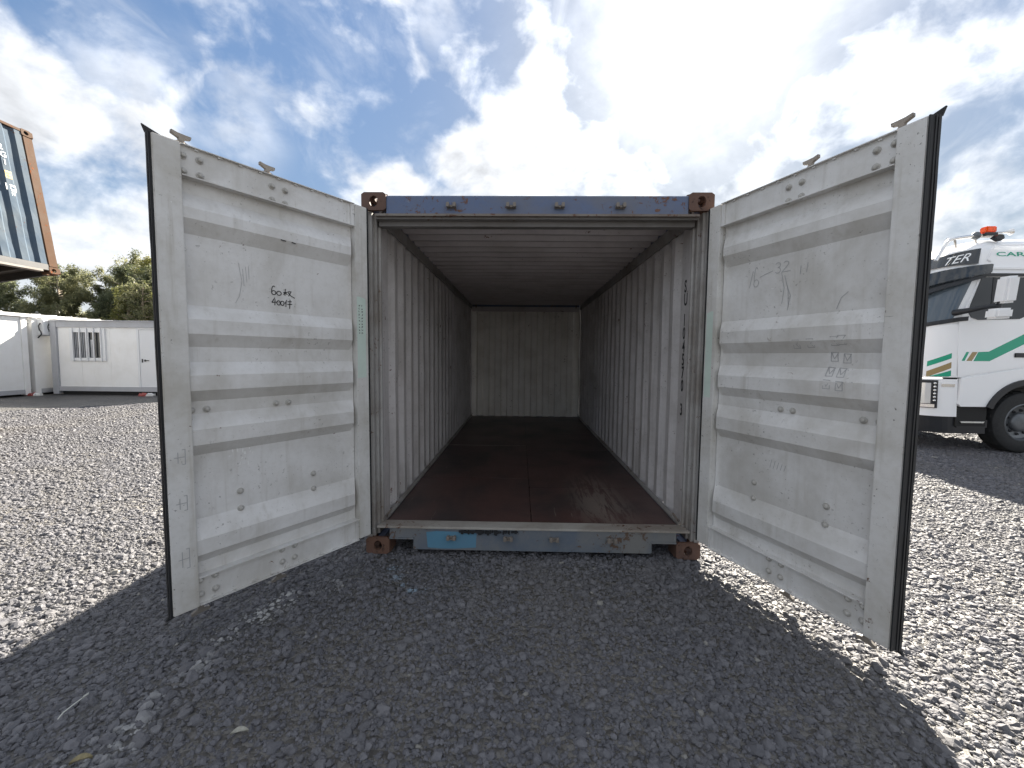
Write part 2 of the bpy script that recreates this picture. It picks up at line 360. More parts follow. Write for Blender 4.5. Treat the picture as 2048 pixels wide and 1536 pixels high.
def link(me, name, parent=None, loc=None, label=None, cat=None, group=None, kind=None):
    o = bpy.data.objects.new(name, me); COL.objects.link(o); o.parent = parent
    if loc is not None: o.location = loc
    tag(o, label, cat, group, kind); return o
def tag(o, label=None, cat=None, group=None, kind=None):
    for k, v in (('label', label), ('category', cat), ('group', group), ('kind', kind)):
        if v: o[k] = v
    return o
def thing(name, label, cat, loc=(0, 0, 0), group=None):
    o = bpy.data.objects.new(name, None); COL.objects.link(o); o.location = loc; o.empty_display_size = .3
    return tag(o, label, cat, group)
def copy_tree(o, parent=None):
    c = o.copy(); COL.objects.link(c); c.parent = parent
    for ch in [x for x in bpy.data.objects if x.parent == o]: copy_tree(ch, c)
    return c
def text_mesh(s, size, shear=0.0, extrude=.0, bold=.0):
    cu_ = bpy.data.curves.new('lettering', 'FONT'); cu_.body = s; cu_.size = size; cu_.shear = shear; cu_.extrude = extrude; cu_.offset = bold; cu_.resolution_u = 3
    ob = bpy.data.objects.new('lettering', cu_); COL.objects.link(ob)
    bpy.context.view_layer.update()
    me = bpy.data.meshes.new_from_object(ob.evaluated_get(bpy.context.evaluated_depsgraph_get()))
    bpy.data.objects.remove(ob); bpy.data.curves.remove(cu_)
    return me
def strokes(mb, lines, wd, place):
    """flat pen strokes: lines of (u,v) points, placed by place(u,v)"""
    for ln in lines:
        for (a, b) in zip(ln[:-1], ln[1:]):
            d = Vector((b[0]-a[0], b[1]-a[1])); L = d.length
            if L < 1e-6: continue
            d /= L; nrm = Vector((-d.y, d.x))*wd/2; e = d*wd*.3
            q = [Vector(a)-e+nrm, Vector(a)-e-nrm, Vector(b)+e-nrm, Vector(b)+e+nrm]
            mb.add([place(p.x, p.y) for p in q], [(0, 1, 2, 3)])

# ================================================================== GROUND
MB().add([(-400, -400, -.012), (400, -400, -.012), (400, 900, -.012), (-400, 900, -.012)], [(0, 1, 2, 3)]).build('ground', M_ground, kind='structure')

def gravel():
    fan = MB(); R_ = [0.3, 1.2, 2.4, 3.8, 5.5, 7.5, 10, 13, 16]; A = [rad(a) for a in range(-70, 71, 7)]
    cx, cy = -.09, -2.94
    vs = [(cx+r*sin(a), cy+r*cos(a), -.012) for r in R_ for a in A]; na = len(A)
    fs = [(i*na+k, i*na+k+1, (i+1)*na+k+1, (i+1)*na+k) for i in range(len(R_)-1) for k in range(na-1)]
    keep = []
    for f in fs:
        c = sum((Vector(vs[i]) for i in f), Vector())/4
        if not (abs(c.x) < .9 and c.y > 1.2 and c.y < 5.5): keep.append(f)
    o = fan.add(vs, keep).build('gravel', M_gravel, fix=False, kind='stuff')
    tag(o, 'loose dark grey volcanic gravel covering the whole yard', 'gravel')
    ng = bpy.data.node_groups.new('gravel_scatter', 'GeometryNodeTree')
    ng.interface.new_socket('Geometry', in_out='INPUT', socket_type='NodeSocketGeometry'); ng.interface.new_socket('Geometry', in_out='OUTPUT', socket_type='NodeSocketGeometry')
    t = NT(ng); gi = t.n('NodeGroupInput'); go = t.n('NodeGroupOutput')
    pos = t.n('GeometryNodeInputPosition').outputs[0]
    dist = t.v('DISTANCE', pos, (cx, cy, -.012))
    dens_ = t.n('ShaderNodeMapRange'); t.link(dist, dens_.inputs[0])
    for i, q in enumerate((3.0, 12.0, 5200.0, 2000.0)): dens_.inputs[i+1].default_value = q
    dp = t.n('GeometryNodeDistributePointsOnFaces', dict(distribute_method='RANDOM')); t.link(gi.outputs[0], dp.inputs['Mesh']); rmap = t.v('MULTIPLY', pos, (1.1, .28, 1)); rut = t.noise(rmap, 1.3, 4, .55, .6)
    t.link(t.m('MULTIPLY', dens_.outputs[0], t.step(rut, .30, .62, .55, 1.15)), dp.inputs['Density']); dp.inputs['Seed'].default_value = 3
    jo = t.n('GeometryNodeJoinGeometry')
    for k in range(7):
        ic = t.n('GeometryNodeMeshIcoSphere', None, Radius=1.0, Subdivisions=2)
        p2 = t.n('GeometryNodeInputPosition').outputs[0]
        nz = t.n('ShaderNodeTexNoise', None, Scale=1.1, Detail=2.0); t.link(t.v('ADD', p2, (k*7.3, k*3.1, k*1.7)), nz.inputs['Vector'])
        vv = t.n('ShaderNodeTexVoronoi', None, Scale=.9); t.link(t.v('ADD', p2, (k*5.1, k*2.7, 3.0)), vv.inputs['Vector'])
        amt = t.m('ADD', t.m('MULTIPLY', t.m('SUBTRACT', nz.outputs[0], .5), 1.5), t.m('MULTIPLY', t.m('SUBTRACT', vv.outputs['Distance'], .5), -.55))
        sp = t.n('GeometryNodeSetPosition'); t.link(ic.outputs[0], sp.inputs[0]); t.link(t.v('SCALE', p2, scale=amt), sp.inputs['Offset'])
        tr = t.n('GeometryNodeTransform'); t.link(sp.outputs[0], tr.inputs[0]); tr.inputs['Scale'].default_value = (1.12, .95, .74)
        sm = t.n('GeometryNodeSetMaterial'); t.link(tr.outputs[0], sm.inputs[0]); sm.inputs['Material'].default_value = M_gravel
        ss = t.n('GeometryNodeSetShadeSmooth'); t.link(sm.outputs[0], ss.inputs[0]); ss.inputs['Shade Smooth'].default_value = False
        gt = t.n('GeometryNodeGeometryToInstance'); t.link(ss.outputs[0], gt.inputs[0]); t.link(gt.outputs[0], jo.inputs[0])
    def rv(lo, hi, typ='FLOAT', seed=0):
        nd = ng.nodes.new('FunctionNodeRandomValue'); nd.data_type = typ
        mn = [s for s in nd.inputs if s.name == 'Min' and s.enabled][0]; mx = [s for s in nd.inputs if s.name == 'Max' and s.enabled][0]
        mn.default_value = lo; mx.default_value = hi; [s for s in nd.inputs if s.name == 'Seed'][0].default_value = seed
        return [s for s in nd.outputs if s.enabled][0]
    r1 = rv(0.0, 1.0, 'FLOAT', 1); sc = t.m('ADD', .0044, t.m('MULTIPLY', t.m('POWER', r1, 3.0), .0115))
    sc = t.m('ADD', sc, t.m('MULTIPLY', t.m('POWER', r1, 50.0), .012))
    sc = t.m('MULTIPLY', sc, t.step(t.noise(pos, 1.6, 4, .6), .3, .7, .82, 1.25))
    far = t.n('ShaderNodeMapRange'); t.link(dist, far.inputs[0])
    for i, q in enumerate((4.0, 13.0, 1.0, 1.25)): far.inputs[i+1].default_value = q
    sc = t.m('MULTIPLY', sc, far.outputs[0])
    io = t.n('GeometryNodeInstanceOnPoints'); t.link(dp.outputs['Points'], io.inputs['Points']); t.link(jo.outputs[0], io.inputs['Instance'])
    io.inputs['Pick Instance'].default_value = True
    t.link(rv(0, 6, 'INT', 2), io.inputs['Instance Index']); t.link(rv((-.6, -.6, 0), (.6, .6, 6.283), 'FLOAT_VECTOR', 4), io.inputs['Rotation']); t.link(sc, io.inputs['Scale'])
    t.link(io.outputs[0], go.inputs[0])
    md = o.modifiers.new('scatter', 'NODES'); md.node_group = ng
gravel()

# ================================================================== CONTAINER PARTS
def casting(mb, x0, x1, y0, y1, z0, z1, outx, outy, outz):
    """hollow corner casting with oval holes in its end, side and top/bottom plates"""
    t = .026
    def plate(axis, at, th, a0, a1, b0, b1, ra, rb):
        ca, cb = (a0+a1)/2, (b0+b1)/2; n = 24; out = []; inn = []
        for k in range(n):
            a = 2*pi*k/n + pi/n; c_, s_ = cos(a), sin(a); q = max(abs(c_), abs(s_))
            out.append((ca + c_/q*(a1-a0)/2, cb + s_/q*(b1-b0)/2)); inn.append((ca+ra*c_, cb+rb*s_))
        def P(p, h): return {'x': (h, p[0], p[1]), 'y': (p[0], h, p[1]), 'z': (p[0], p[1], h)}[axis]
        vs = [P(p, at) for p in out]+[P(p, at) for p in inn]+[P(p, at+th) for p in out]+[P(p, at+th) for p in inn]; fs = []
        for k in range(n):
            j = (k+1) % n
            fs += [(k, j, n+j, n+k), (2*n+k, 3*n+k, 3*n+j, 2*n+j), (n+k, n+j, 3*n+j, 3*n+k), (k, 2*n+k, 2*n+j, j)]
        mb.add(vs, fs)
    e = .0008
    ys, yt = (y0, t) if outy < 0 else (y1, -t)
    plate('y', ys, yt, x0, x1, z0, z1, .030, .038)
    xs, xt = (x0, t) if outx < 0 else (x1, -t)
    ya, yb = (y0+t+e, y1) if outy < 0 else (y0, y1-t-e)
    plate('x', xs, xt, ya, yb, z0, z1, .038, .034)
    zs, zt = (z0, t) if outz < 0 else (z1, -t)
    xa, xb = (x0+t+e, x1) if outx < 0 else (x0, x1-t-e)
    plate('z', zs, zt, xa, xb, ya, yb, .034, .058)
    # inner walls
    xi = (x1-.012, x1) if outx < 0 else (x0, x0+.012)
    za, zb = (z0+t+e, z1) if outz < 0 else (z0, z1-t-e)
    mb.box(xi[0], xi[1], ya, yb, za, zb)
def trapezoid(length, pitch, depth, start=0.0, f=(.26, .245, .25, .245)):
    """list of (s, d): outward depth along a corrugated sheet"""
    pts = [(start, 0)]; s = start
    while s < length - 1e-6:
        for w_, d in zip(f, (0, depth, depth, 0)):
            s2 = s + w_*pitch
            pts.append((min(s2, length), d if s2 <= length else pts[-1][1])); s = s2
            if s >= length: break
    return pts
def sheet(mb, prof, place_lo, place_hi, th, rows=10, dent=.0):
    """closed corrugated sheet: prof (s,d) -> place_lo(s,d)/place_hi(s,d) are the two ends of the run, th thickness along d;
    dent pushes the sheet in and out a few millimetres like knocked steel"""
    n = len(prof); vs = []
    for q in (0, th):
        for r in range(rows+1):
            f = r/rows
            for s_, d in prof:
                e = 0
                if dent and 0 < r < rows: e = dent*(mnoise.noise(Vector((s_*2.1+th*900, f*5.3, 3.7)))*1.2 + mnoise.noise(Vector((s_*7.0, f*13, 9.1)))*.7)
                vs.append(Vector(place_lo(s_, d+q+e)).lerp(Vector(place_hi(s_, d+q+e)), f))
    L = (rows+1)*n; fs = []
    for r in range(rows):
        for i in range(n-1):
            a_ = r*n+i; fs += [(a_, a_+1, a_+n+1, a_+n), (L+a_, L+a_+n, L+a_+n+1, L+a_+1)]
        a_ = r*n; fs += [(a_, a_+n, L+a_+n, L+a_), (a_+n-1, L+a_+n-1, L+a_+2*n-1, a_+2*n-1)]
    for i in range(n-1):
        fs += [(i, L+i, L+i+1, i+1), (rows*n+i, rows*n+i+1, L+rows*n+i+1, L+rows*n+i)]
    mb.add(vs, fs)

# ================================================================== MAIN CONTAINER
LEN = 6.058
C = thing('shipping_container', 'open grey-lined shipping container with both end doors swung wide and empty inside', 'container')
for sx_ in (-1, 1):
    for (y0, y1, oy) in ((0, .178, -1), (LEN-.178, LEN, 1)):
        for (z0, z1, oz) in ((0, .122, -1), (2.469, 2.591, 1)):
            mb = MB(); x0, x1 = (1.047, 1.219) if sx_ > 0 else (-1.219, -1.047)
            casting(mb, x0, x1, y0, y1, z0, z1, sx_, oy, oz); mb.build('corner_casting', M_rust, C, fix=False)
    # corner posts (door end: stepped post with inner return)
    s = sx_
    def px(a, b): return (min(a*s, b*s), max(a*s, b*s))
    mb = MB(); mb.prism([(s*1.213, .012), (s*1.213, .16), (s*1.140, .16), (s*1.140, .075), (s*1.158, .075), (s*1.158, .030), (s*1.180, .030), (s*1.176, .012)], (.1235, 2.4675), 'z')
    mb.build('corner_post', M_post, C)
    mb = MB(); mb.tube([(s*1.137, .125, .19), (s*1.137, .125, 2.383)], .014, 10); mb.build('post_rod', M_post, C, smooth=40)
    mb = MB(); mb.box(*px(1.142, 1.213), LEN-.17, LEN-.01, .1235, 2.4675); mb.build('corner_post', M_post, C)
    # side wall: corrugated sheet, seen from inside
    prof = [(0, 0)] + [(q+.10, d) for q, d in trapezoid(5.60, .254, .044, f=(.30, .20, .30, .20))]
    mb = MB(); sheet(mb, prof, lambda q, d: (s*(1.150+d), .17+q, .168), lambda q, d: (s*(1.150+d), .17+q, 2.492), .003, 14, .0028); mb.build('side_wall', M_wall, C, fix=False)
    mb = MB(); mb.box(*px(1.132, 1.1485), .165, LEN-.15, 2.432, 2.531); mb.build('top_side_rail', M_post, C)
    mb = MB(); mb.box(*px(1.1515, 1.209), .181, LEN-.181, 2.496, 2.588); mb.build('outer_rail', M_blue, C)
    mb = MB(); mb.box(*px(1.195, 1.212), .181, LEN-.181, .03, .165); mb.box(*px(1.15, 1.194), .181, LEN-.181, .03, .045); mb.build('bottom_side_rail', M_blue, C)
    # floor edge angle and lashing rings
    mb = MB(); mb.prism([(s*1.1495, .166), (s*1.128, .1725), (s*1.128, .186), (s*1.149, .205)], (.185, LEN-.14), 'y'); mb.build('floor_edge_angle', M_post, C)
    for k in range(5):
        yy = .24+k*1.38
        mb = MB(); mb.tube([(s*(1.122-.028*sin(a)*.6), yy+.03*cos(a), .222+.03*sin(a)) for a in [pi*i/8 for i in range(-2, 11)]], .005, 6); mb.build('lashing_ring', M_galv, C, smooth=50)
        mb = MB(); mb.tube([(s*(1.128), yy+.03*cos(a), 2.455-.025*sin(a)) for a in [pi*i/8 for i in range(0, 9)]], .005, 6); mb.build('lashing_ring', M_post, C, smooth=50)
# roof: transverse corrugations
mb = MB(); prof = trapezoid(5.80, .209, .040, f=(.17, .12, .59, .12))
sheet(mb, [(a, b) for a, b in prof], lambda q, d: (-1.157, .155+q, 2.533+d), lambda q, d: (1.157, .155+q, 2.533+d), .003, 10, .005); mb.build('roof_panel', M_roofin, C, fix=False)
mb = MB(); mb.box(-1.134, 1.134, LEN-.134, LEN-.012, 2.445, 2.588); mb.build('rear_header', M_blue, C); MB().box(-1.15, 1.15, LEN-.085, LEN-.01, .03, .25).build('rear_sill', M_blue, C)
# end wall: vertical strips
mb = MB(); prof = trapezoid(2.30, .256, .045, f=(.40, .10, .40, .10))
sheet(mb, prof, lambda q, d: (-1.148+q, LEN-.135+d, .169), lambda q, d: (-1.148+q, LEN-.135+d, 2.44), .003, 10, .005); mb.build('end_wall', painted('end_wall_paint', (.90, .87, .81), (.68, .64, .57), .5, .7, chips=.25, marks=1.0, bump=.3, streak=.5), C, fix=False)
mb = MB(); mb.box(-1.148, 1.148, LEN-.165, LEN-.137, 2.40, 2.498); mb.build('end_wall_rail', M_roofin, C)
# floor boards
ys = [.175, 1.36, 2.96, 4.16, 5.36, LEN-.14]
for r in range(len(ys)-1):
    for (xa, xb) in ((-1.127, -.002), (.002, 1.127)):
        off = -.28 if xa > 0 and 0 < r else 0; off2 = -.28 if xa > 0 and r < len(ys)-2 else 0
        zt = .172+random.uniform(-.0012, .0012)
        MB().box(xa, xb, ys[r]+off+.003, ys[r+1]+off2-.003, .144, zt).build('floor_panel', M_floor, C, bevel=.003)
MB().box(-1.12, -.01, 2.952, 2.966, .1735, .1755).build('seam_strip', M_thresh, C)
mb = MB()
for k in range(14): mb.box(-1.15, 1.15, .4+k*.4, .45+k*.4, .03, .142)
mb.build('cross_members', M_under, C)
# header over the doors
mb = MB(); mb.prism([(.010, 2.448), (.010, 2.566), (.020, 2.574), (.150, 2.574), (.150, 2.555), (.055, 2.535), (.055, 2.448)], (-1.046, 1.046), 'x'); hd = mb.build('door_header', M_blue, C)
mb = MB(); mb.box(-1.124, 1.124, .004, .030, 2.432, 2.4475); mb.build('header_lip', painted('lip_paint', (.20, .18, .16), (.11, .07, .05), .55, .8, chips=.6, bump=.5), C)
mb = MB(); mb.box(-1.124, 1.124, .031, .085, 2.418, 2.4475); mb.box(-1.124, 1.124, .086, .152, 2.385, 2.4475); mb.build('header_return', painted('return_paint', (.19, .18, .175), (.11, .095, .08), .55, .8, chips=.4, bump=.4), C)
# sill with fork notches
mb = MB(); o_ = .008
mb.prism([(-1.046, .122), (-1.046, .196), (1.046, .196), (1.046, .122), (.868, .122), (.868, .036), (-.868, .036), (-.868, .122)], (o_, .018), 'y')
mb.box(-1.046, 1.046, .019, .15, .15, .166); mb.box(-.868, .868, .019, .03, .037, .06)
for sg in (-1, 1):
    mb.box(min(sg*1.046, sg*.866), max(sg*1.046, sg*.866), -.002, .007, .114, .126); mb.box(min(sg*.868, sg*.876), max(sg*.868, sg*.876), .019, .13, .036, .149)
mb.build('door_sill', M_sill, C)
mb = MB(); mb.prism([(-.765, .052), (-.775, .168), (-.70, .176), (-.43, .172), (-.405, .16), (-.41, .058), (-.55, .048), (-.66, .046)], (.0060, .0076), 'y'); mb.build('repair_patch', M_skyblue, C, label='bright blue paint patch on the rusty sill')
mb = MB(); mb.prism([(-.003, .1965), (-.004, .206), (.01, .209), (.165, .190), (.172, .176), (.03, .1965)], (-1.137, 1.137), 'x'); mb.build('threshold_plate', M_thresh, C)
# torn black rubber on the sill
mb = MB()
for k in range(34):
    x = -.53+k*.0125+random.uniform(-.004, .004); h = random.uniform(.012, .034)*(1 if k < 30 else .5); z = .188
    mb.box(x, x+random.uniform(.008, .02), -.006-random.random()*.004, .0052, z-h, z+random.uniform(-.004, .008))
mb.build('torn_seal_remnant', M_rubber, C)
# cam keepers
def keeper_mesh():
    mb = MB(); mb.box(-.034, .034, -.012, 0, -.018, .006)
    for a, b in ((-.034, -.012), (.012, .034)):
        mb.prism([(a, -.016), (b, -.016), (b, .010), ((a+b)/2+.006, .018), (a, .012)], (-.042, -.0125), 'y')
    mb.box(-.0115, .0115, -.030, -.0125, -.016, -.006)
    return mb.mesh('cam_keeper', M_galv, bevel=.0025)
km = keeper_mesh()
for x in (-.588, -.174, .160, .578):
    link(km, 'cam_keeper', C, (x, .0085, 2.499)); link(km, 'cam_keeper', C, (x, .0065, .138))
# painted number on the right-hand wall next to the door
mb = None
for ch, zc in zip('SU 104570 3', [2.00, 1.90, 0, 1.745, 1.645, 1.545, 1.445, 1.345, 1.245, 0, 1.06]):
    if ch == ' ': continue
    me = text_mesh(ch, .128, bold=.0028); me.transform(Matrix(((0, 0, -1, 1.1484), (-.75, 0, 0, .295), (0, 1, 0, zc-.04), (0, 0, 0, 1))))
    me.materials.clear(); me.materials.append(M_ink); link(me, 'painted_character', C)

# ---- doors
RIBS = [(2.262, 2.186, 2.132, 2.062), (1.706, 1.634, 1.560, 1.494), (1.416, 1.348, 1.270, 1.212), (1.146, 1.068, .988, .930), (.590, .487, .408, .358)]
BOLTS = [(1.035, 2.429), (.964, 2.429), (1.035, 2.354), (.964, 2.354), (.615, 2.420), (.541, 2.418), (.616, 2.345), (.543, 2.343),
         (1.034, 1.168), (.966, 1.168), (.612, 1.168), (.539, 1.168), (.391, .690), (.392, .590), (.820, .688), (.820, .588),
         (.968, .275), (1.036, .275), (.968, .200), (1.036, .200), (.540, .276), (.616, .276), (.542, .201), (.616, .201)]
bolt_mb = MB(); bolt_mb.lathe([(.0001, .019), (.008, .0175), (.0125, .011), (.0135, 0)], (0, 0, 0), 'y', 10); bolt_mb.lathe([(.0135, .005), (.018, .004), (.018, 0)], (0, 0, 0), 'y', 10)
bolt_me = bolt_mb.mesh('bolt', M_bolt, smooth=35, fix=False)
def cam_mesh():
    mb = MB(); mb.tube([(0, 0, -.03), (0, 0, .020)], .015, 10)
    prof = [(-.036, .012), (-.040, .022), (-.014, .032), (-.013, .046), (-.046, .054), (-.050, .074), (-.020, .074), (.018, .076), (.050, .084), (.052, .064), (.016, .048), (.015, .034), (.040, .024), (.036, .012)]
    mb.prism(prof, (-.011, .011), 'y'); return mb.mesh('cam_end', M_galv, bevel=.002)
cam_me = cam_mesh()
def door(hinge, tip, mir, label):
    h = Vector((*hinge, 0)); tp = Vector((*tip, 0)); d = (tp-h).normalized()
    n = Vector((d.y, -d.x, 0)) if mir < 0 else Vector((-d.y, d.x, 0))
    if n.y > 0: n = -n
    xax = d if d.cross(n).z > 0 else -d; s = 1 if xax.dot(d) > 0 else -1
    prof = [(2.470, -.050)]
    for a, b, c_, e in RIBS: prof += [(a, -.050), (b, -.010), (c_, -.010), (e, -.050)]
    prof += [(.165, -.050)]
    # pressed panel
    mb = MB(); nP = len(prof); vs = []; U0, U1 = .088, 1.044
    for th in (0, -.003):
        for u in (U0, U0+.024, U1):
            for v, y in prof: vs.append((s*u, (y if u > U0 else -.048)+th, v))
    fs = []
    for q in range(2):
        o = q*3*nP
        for c_ in range(2):
            for i in range(nP-1): fs.append((o+c_*nP+i, o+c_*nP+i+1, o+(c_+1)*nP+i+1, o+(c_+1)*nP+i))
    mb.add(vs, fs)
    dr = mb.build('door', M_door, C, fix=False, label=label)
    dr.matrix_world = Matrix(((xax.x, n.x, 0, h.x), (xax.y, n.y, 0, h.y), (0, 0, 1, 0), (0, 0, 0, 1)))
    def bx(mb, u0, u1, y0, y1, v0, v1): mb.box(min(s*u0, s*u1), max(s*u0, s*u1), y0, y1, v0, v1)
    mb = MB(); bx(mb, -.008, .085, -.056, 0, .152, 2.478); mb.build('hinge_stile', M_stile, dr, bevel=.004)
    mb = MB(); bx(mb, 1.046, 1.157, -.056, .001, .140, 2.484); mb.build('tip_stile', M_stile, dr, bevel=.004)
    for (v0, v1, lip) in ((2.336, 2.481, 2.330), (.147, .288, .294)):
        mb = MB(); bx(mb, .0865, 1.0445, -.056, -.018, v0, v1)
        top = v1 if lip < v0 else v0
        e = .006 if lip < v0 else -.006
        bx(mb, .0865, 1.0445, -.056, .0005, min(lip, lip+e), max(lip, lip+e)); bx(mb, .0865, 1.0445, -.0175, .0005, min(top-.004, top), max(top-.004, top))
        bx(mb, .0866, .112, -.0175, -.008, v0+.001, v1-.005)
        for k in range(9): bx(mb, .17+k*.1, .186+k*.1, -.0175, -.008, top-.013 if lip < v0 else top+.006, top-.0045 if lip < v0 else top+.014)
        mb.build('top_rail' if v0 > 1 else 'bottom_rail', M_door, dr)
    for (u, v) in BOLTS:
        yy = -.0178 if (v > 2.3 or v < .29) else -.0495
        b = link(bolt_me, 'bolt', dr, (s*u, yy, v))
    # rubber gasket round the edge
    g = MB(); gt = .064 if mir > 0 else .042
    def fin(u0, u1, y0, y1, v0, v1, jit):
        k = 26; outer_ = [(s*(u1+random.uniform(-jit, jit)), v0+(v1-v0)*i/k) for i in range(k+1)]
        g.prism([(s*u0, v0)]+outer_+[(s*u0, v1)], (y0, y1), 'y')
    fin(1.158, 1.164, -gt, -.008, .138, 2.486, .0005); fin(1.1645, 1.168, -gt-.004, -gt+.014, .128, 2.495, .0008); fin(1.1645, 1.168, -gt+.024, -gt+.034, .134, 2.488, .0008)
    bx(g, -.01, 1.157, -.085, -.058, 2.483, 2.491); bx(g, -.01, 1.157, -.089, -.083, 2.4915, 2.502)
    bx(g, -.01, 1.157, -.085, -.058, .132, .141); bx(g, -.01, 1.157, -.089, -.083, .118, .1315)
    bx(g, -.022, -.0085, -.07, -.006, .15, 2.478)
    if mir > 0: bx(g, 1.158, 1.164, -.0078, .003, .138, 2.484)
    # flared corner lips
    g.prism([(s*1.10, 2.496), (s*1.168, 2.490), (s*1.180, 2.524)], (-gt-.012, -gt), 'y')
    g.prism([(s*1.12, .122), (s*1.168, .128), (s*1.178, .108)], (-gt-.012, -gt), 'y')
    g.build('gasket', M_rubber, dr)
    # outside skin, hinges, locking bars with cams
    mb = MB(); bx(mb, .0, 1.150, -.0605, -.0575, .16, 2.47); mb.build('outer_skin', M_blue, dr)
    for v in (.36, 1.0, 1.65, 2.28):
        mb = MB(); bx(mb, -.03, .16, -.075, -.061, v-.03, v+.03); mb.tube([(-s*.03, -.068, v-.05), (-s*.03, -.068, v+.05)], .016, 10); mb.build('hinge', M_blue, dr)
    for u in (.60, 1.012):
        mb = MB(); mb.tube([(s*u, -.098, .10), (s*u, -.098, 2.52)], .017, 10); lb = mb.build('locking_bar', M_galv, dr, smooth=40)
        for v, fl in ((2.497, 1), (.122, -1)):
            c_ = link(cam_me, 'cam_end', dr, (s*u, -.098, v)); c_.scale = (s*.85, .9, fl*.85)
        mb = MB(); mb.tube([(s*u, -.118, 1.25), (s*(u-.20), -.125, 1.25), (s*(u-.40), -.125, 1.25)], .012, 8); mb.build('locking_handle', M_galv, dr, smooth=40)
        for v in (.5, 1.9):
            mb = MB(); bx(mb, u-.04, u+.04, -.12, -.061, v-.025, v+.025); mb.build('bar_bracket', M_galv, dr)
    return dr, s
DL, sL = door((-1.180, -.022), (-1.815, -.985), -1, 'left door leaf with handwriting in black ink')
DR, sR = door((1.185, -.022), (1.610, -1.130), 1, 'right door leaf with pencilled numbers and squares')
def on_door(s, y): return lambda u, v: (s*u, y, v)
def door_marks(dr, s, name, mat, lines, wd, y=-.0482):
    mb = MB(); strokes(mb, lines, wd, on_door(s, y)); mb.build(name, mat, dr, fix=False)
def arc(cx, cy, rx, ry, a0, a1, n=9): return [(cx+rx*cos(rad(a0+(a1-a0)*i/n)), cy+ry*sin(rad(a0+(a1-a0)*i/n))) for i in range(n+1)]
# left: u falls to the right in the picture, so mirror the drawing about its left end
def writ(lines, u0, v0, k=1.0): return [[(u0-x*k, v0+y*k) for x, y in ln] for ln in lines]
six = [arc(.016, .020, .012, .030, 60, 180, 6)+arc(.016, .012, .012, .012, 180, 520, 10)]
def zero(x, r=.011, h=.016): return arc(x, h, r, h, 100, 460, 12)
line1 = six + [zero(.046, .013, .012)] + [[(.072, .020), (.094, .024)], [(.084, .040), (.080, .004)], [(.082, .020), (.072, .008)], [(.083, .020), (.094, .010)],
         [(.098, .028), (.118, .030), (.104, .006)], [(.100, .022), (.116, .004), (.138, -.006)], [(.108, .014), (.102, .002)]]
line2 = [[(.020, .040), (.004, .012), (.030, .016)], [(.022, .030), (.020, -.002)], zero(.042, .010, .013), zero(.064, .010, .013),
         [(.090, .034), (.080, .014)], [(.086, .024), (.084, -.006)], [(.096, .026), (.118, .028)], [(.110, .038), (.106, -.014)], [(.094, .010), (.120, .012)]]
door_marks(DL, sL, 'handwriting', M_ink, writ(line1, .622, 1.810), .0048)
door_marks(DL, sL, 'handwriting', M_ink, writ(line2, .622, 1.752), .0048)
for d_ in ([(.575, 2.128), (.548, 2.126)], [(.512, 2.127), (.492, 2.124)]): door_marks(DL, sL, 'ink_dash', M_ink, [d_], .006, -.0085)
# stencil remains on the tip stile and scratches
for (u, v, h) in ((1.082, .905, .075), (1.082, .670, .075), (1.082, .370, .10)):
    st = [[(u, v), (u, v+h)], [(u, v), (u+.012, v)], [(u, v+h), (u+.012, v+h)], [(u, v+h*.5), (u+.045, v+h*.5)], [(u+.03, v+.01), (u+.03, v+h-.012)]]
    door_marks(DL, sL, 'worn_stencil', M_pencil, st, .004, .0016)
for ln_ in ([(.79, 1.96), (.775, 1.86), (.79, 1.78), (.81, 1.74)], [(.77, 1.93), (.765, 1.84)], [(.755, 1.945), (.75, 1.86)], [(.74, 1.95), (.738, 1.88)], [(.835, 1.70), (.80, 1.685), (.775, 1.66)]):
    door_marks(DL, sL, 'scratch', M_pencil, [ln_], .0022)
def sticker(dr, s, u0, u1, v0, v1, y=.0008):
    mb = MB(); pts = [(s*u0, v0), (s*u1, v0+.004), (s*(u1+.001), (v0+v1)/2), (s*u1, v1-.012), (s*(u0*.7+u1*.3), v1), (s*u0, v1-.002)]
    mb.prism(pts, (y-.0004, y), 'y'); mb.build('sticker', M_mint, dr)
sticker(DL, sL, .082, .012, 1.300, 1.862)
mb = MB(); rows = []
random.seed(3)
for k in range(10):
    for c_ in range(2):
        u, v = .064-.022*c_, 1.80-.021*k
        for q in range(2): rows.append([(u+random.uniform(-.005, .005), v+random.uniform(-.006, .006)), (u+random.uniform(-.006, .006), v+random.uniform(-.006, .006)), (u+random.uniform(-.005, .005), v+random.uniform(-.006, .006))])
strokes(mb, rows, .0028, on_door(sL, .0016)); mb.build('sticker_writing', M_ink, DL, fix=False, kind='stuff')
sticker(DR, sR, .060, .004, 1.190, 1.780)
# white chalk scuffs on the left door
ck = []
for k in range(60):
    c_ = random.choice([(.80, .90, .05, .06), (.80, .95, .06, .05), (.76, 1.07, .05, .035), (.74, .43, .03, .05), (.96, .47, .05, .04), (.76, .37, .03, .03)])
    u, v = random.gauss(c_[0], c_[2]*.6), random.gauss(c_[1], c_[3]*.7); L = random.uniform(.004, .022)
    ck.append([(u, v), (u+random.uniform(-.006, .006), v+L)])
mb = MB(); strokes(mb, [l for l in ck if .60 < l[0][1] < .92], .005, on_door(sL, -.0482)); mb.build('chalk_scuff', M_chalk, DL, fix=False, kind='stuff')
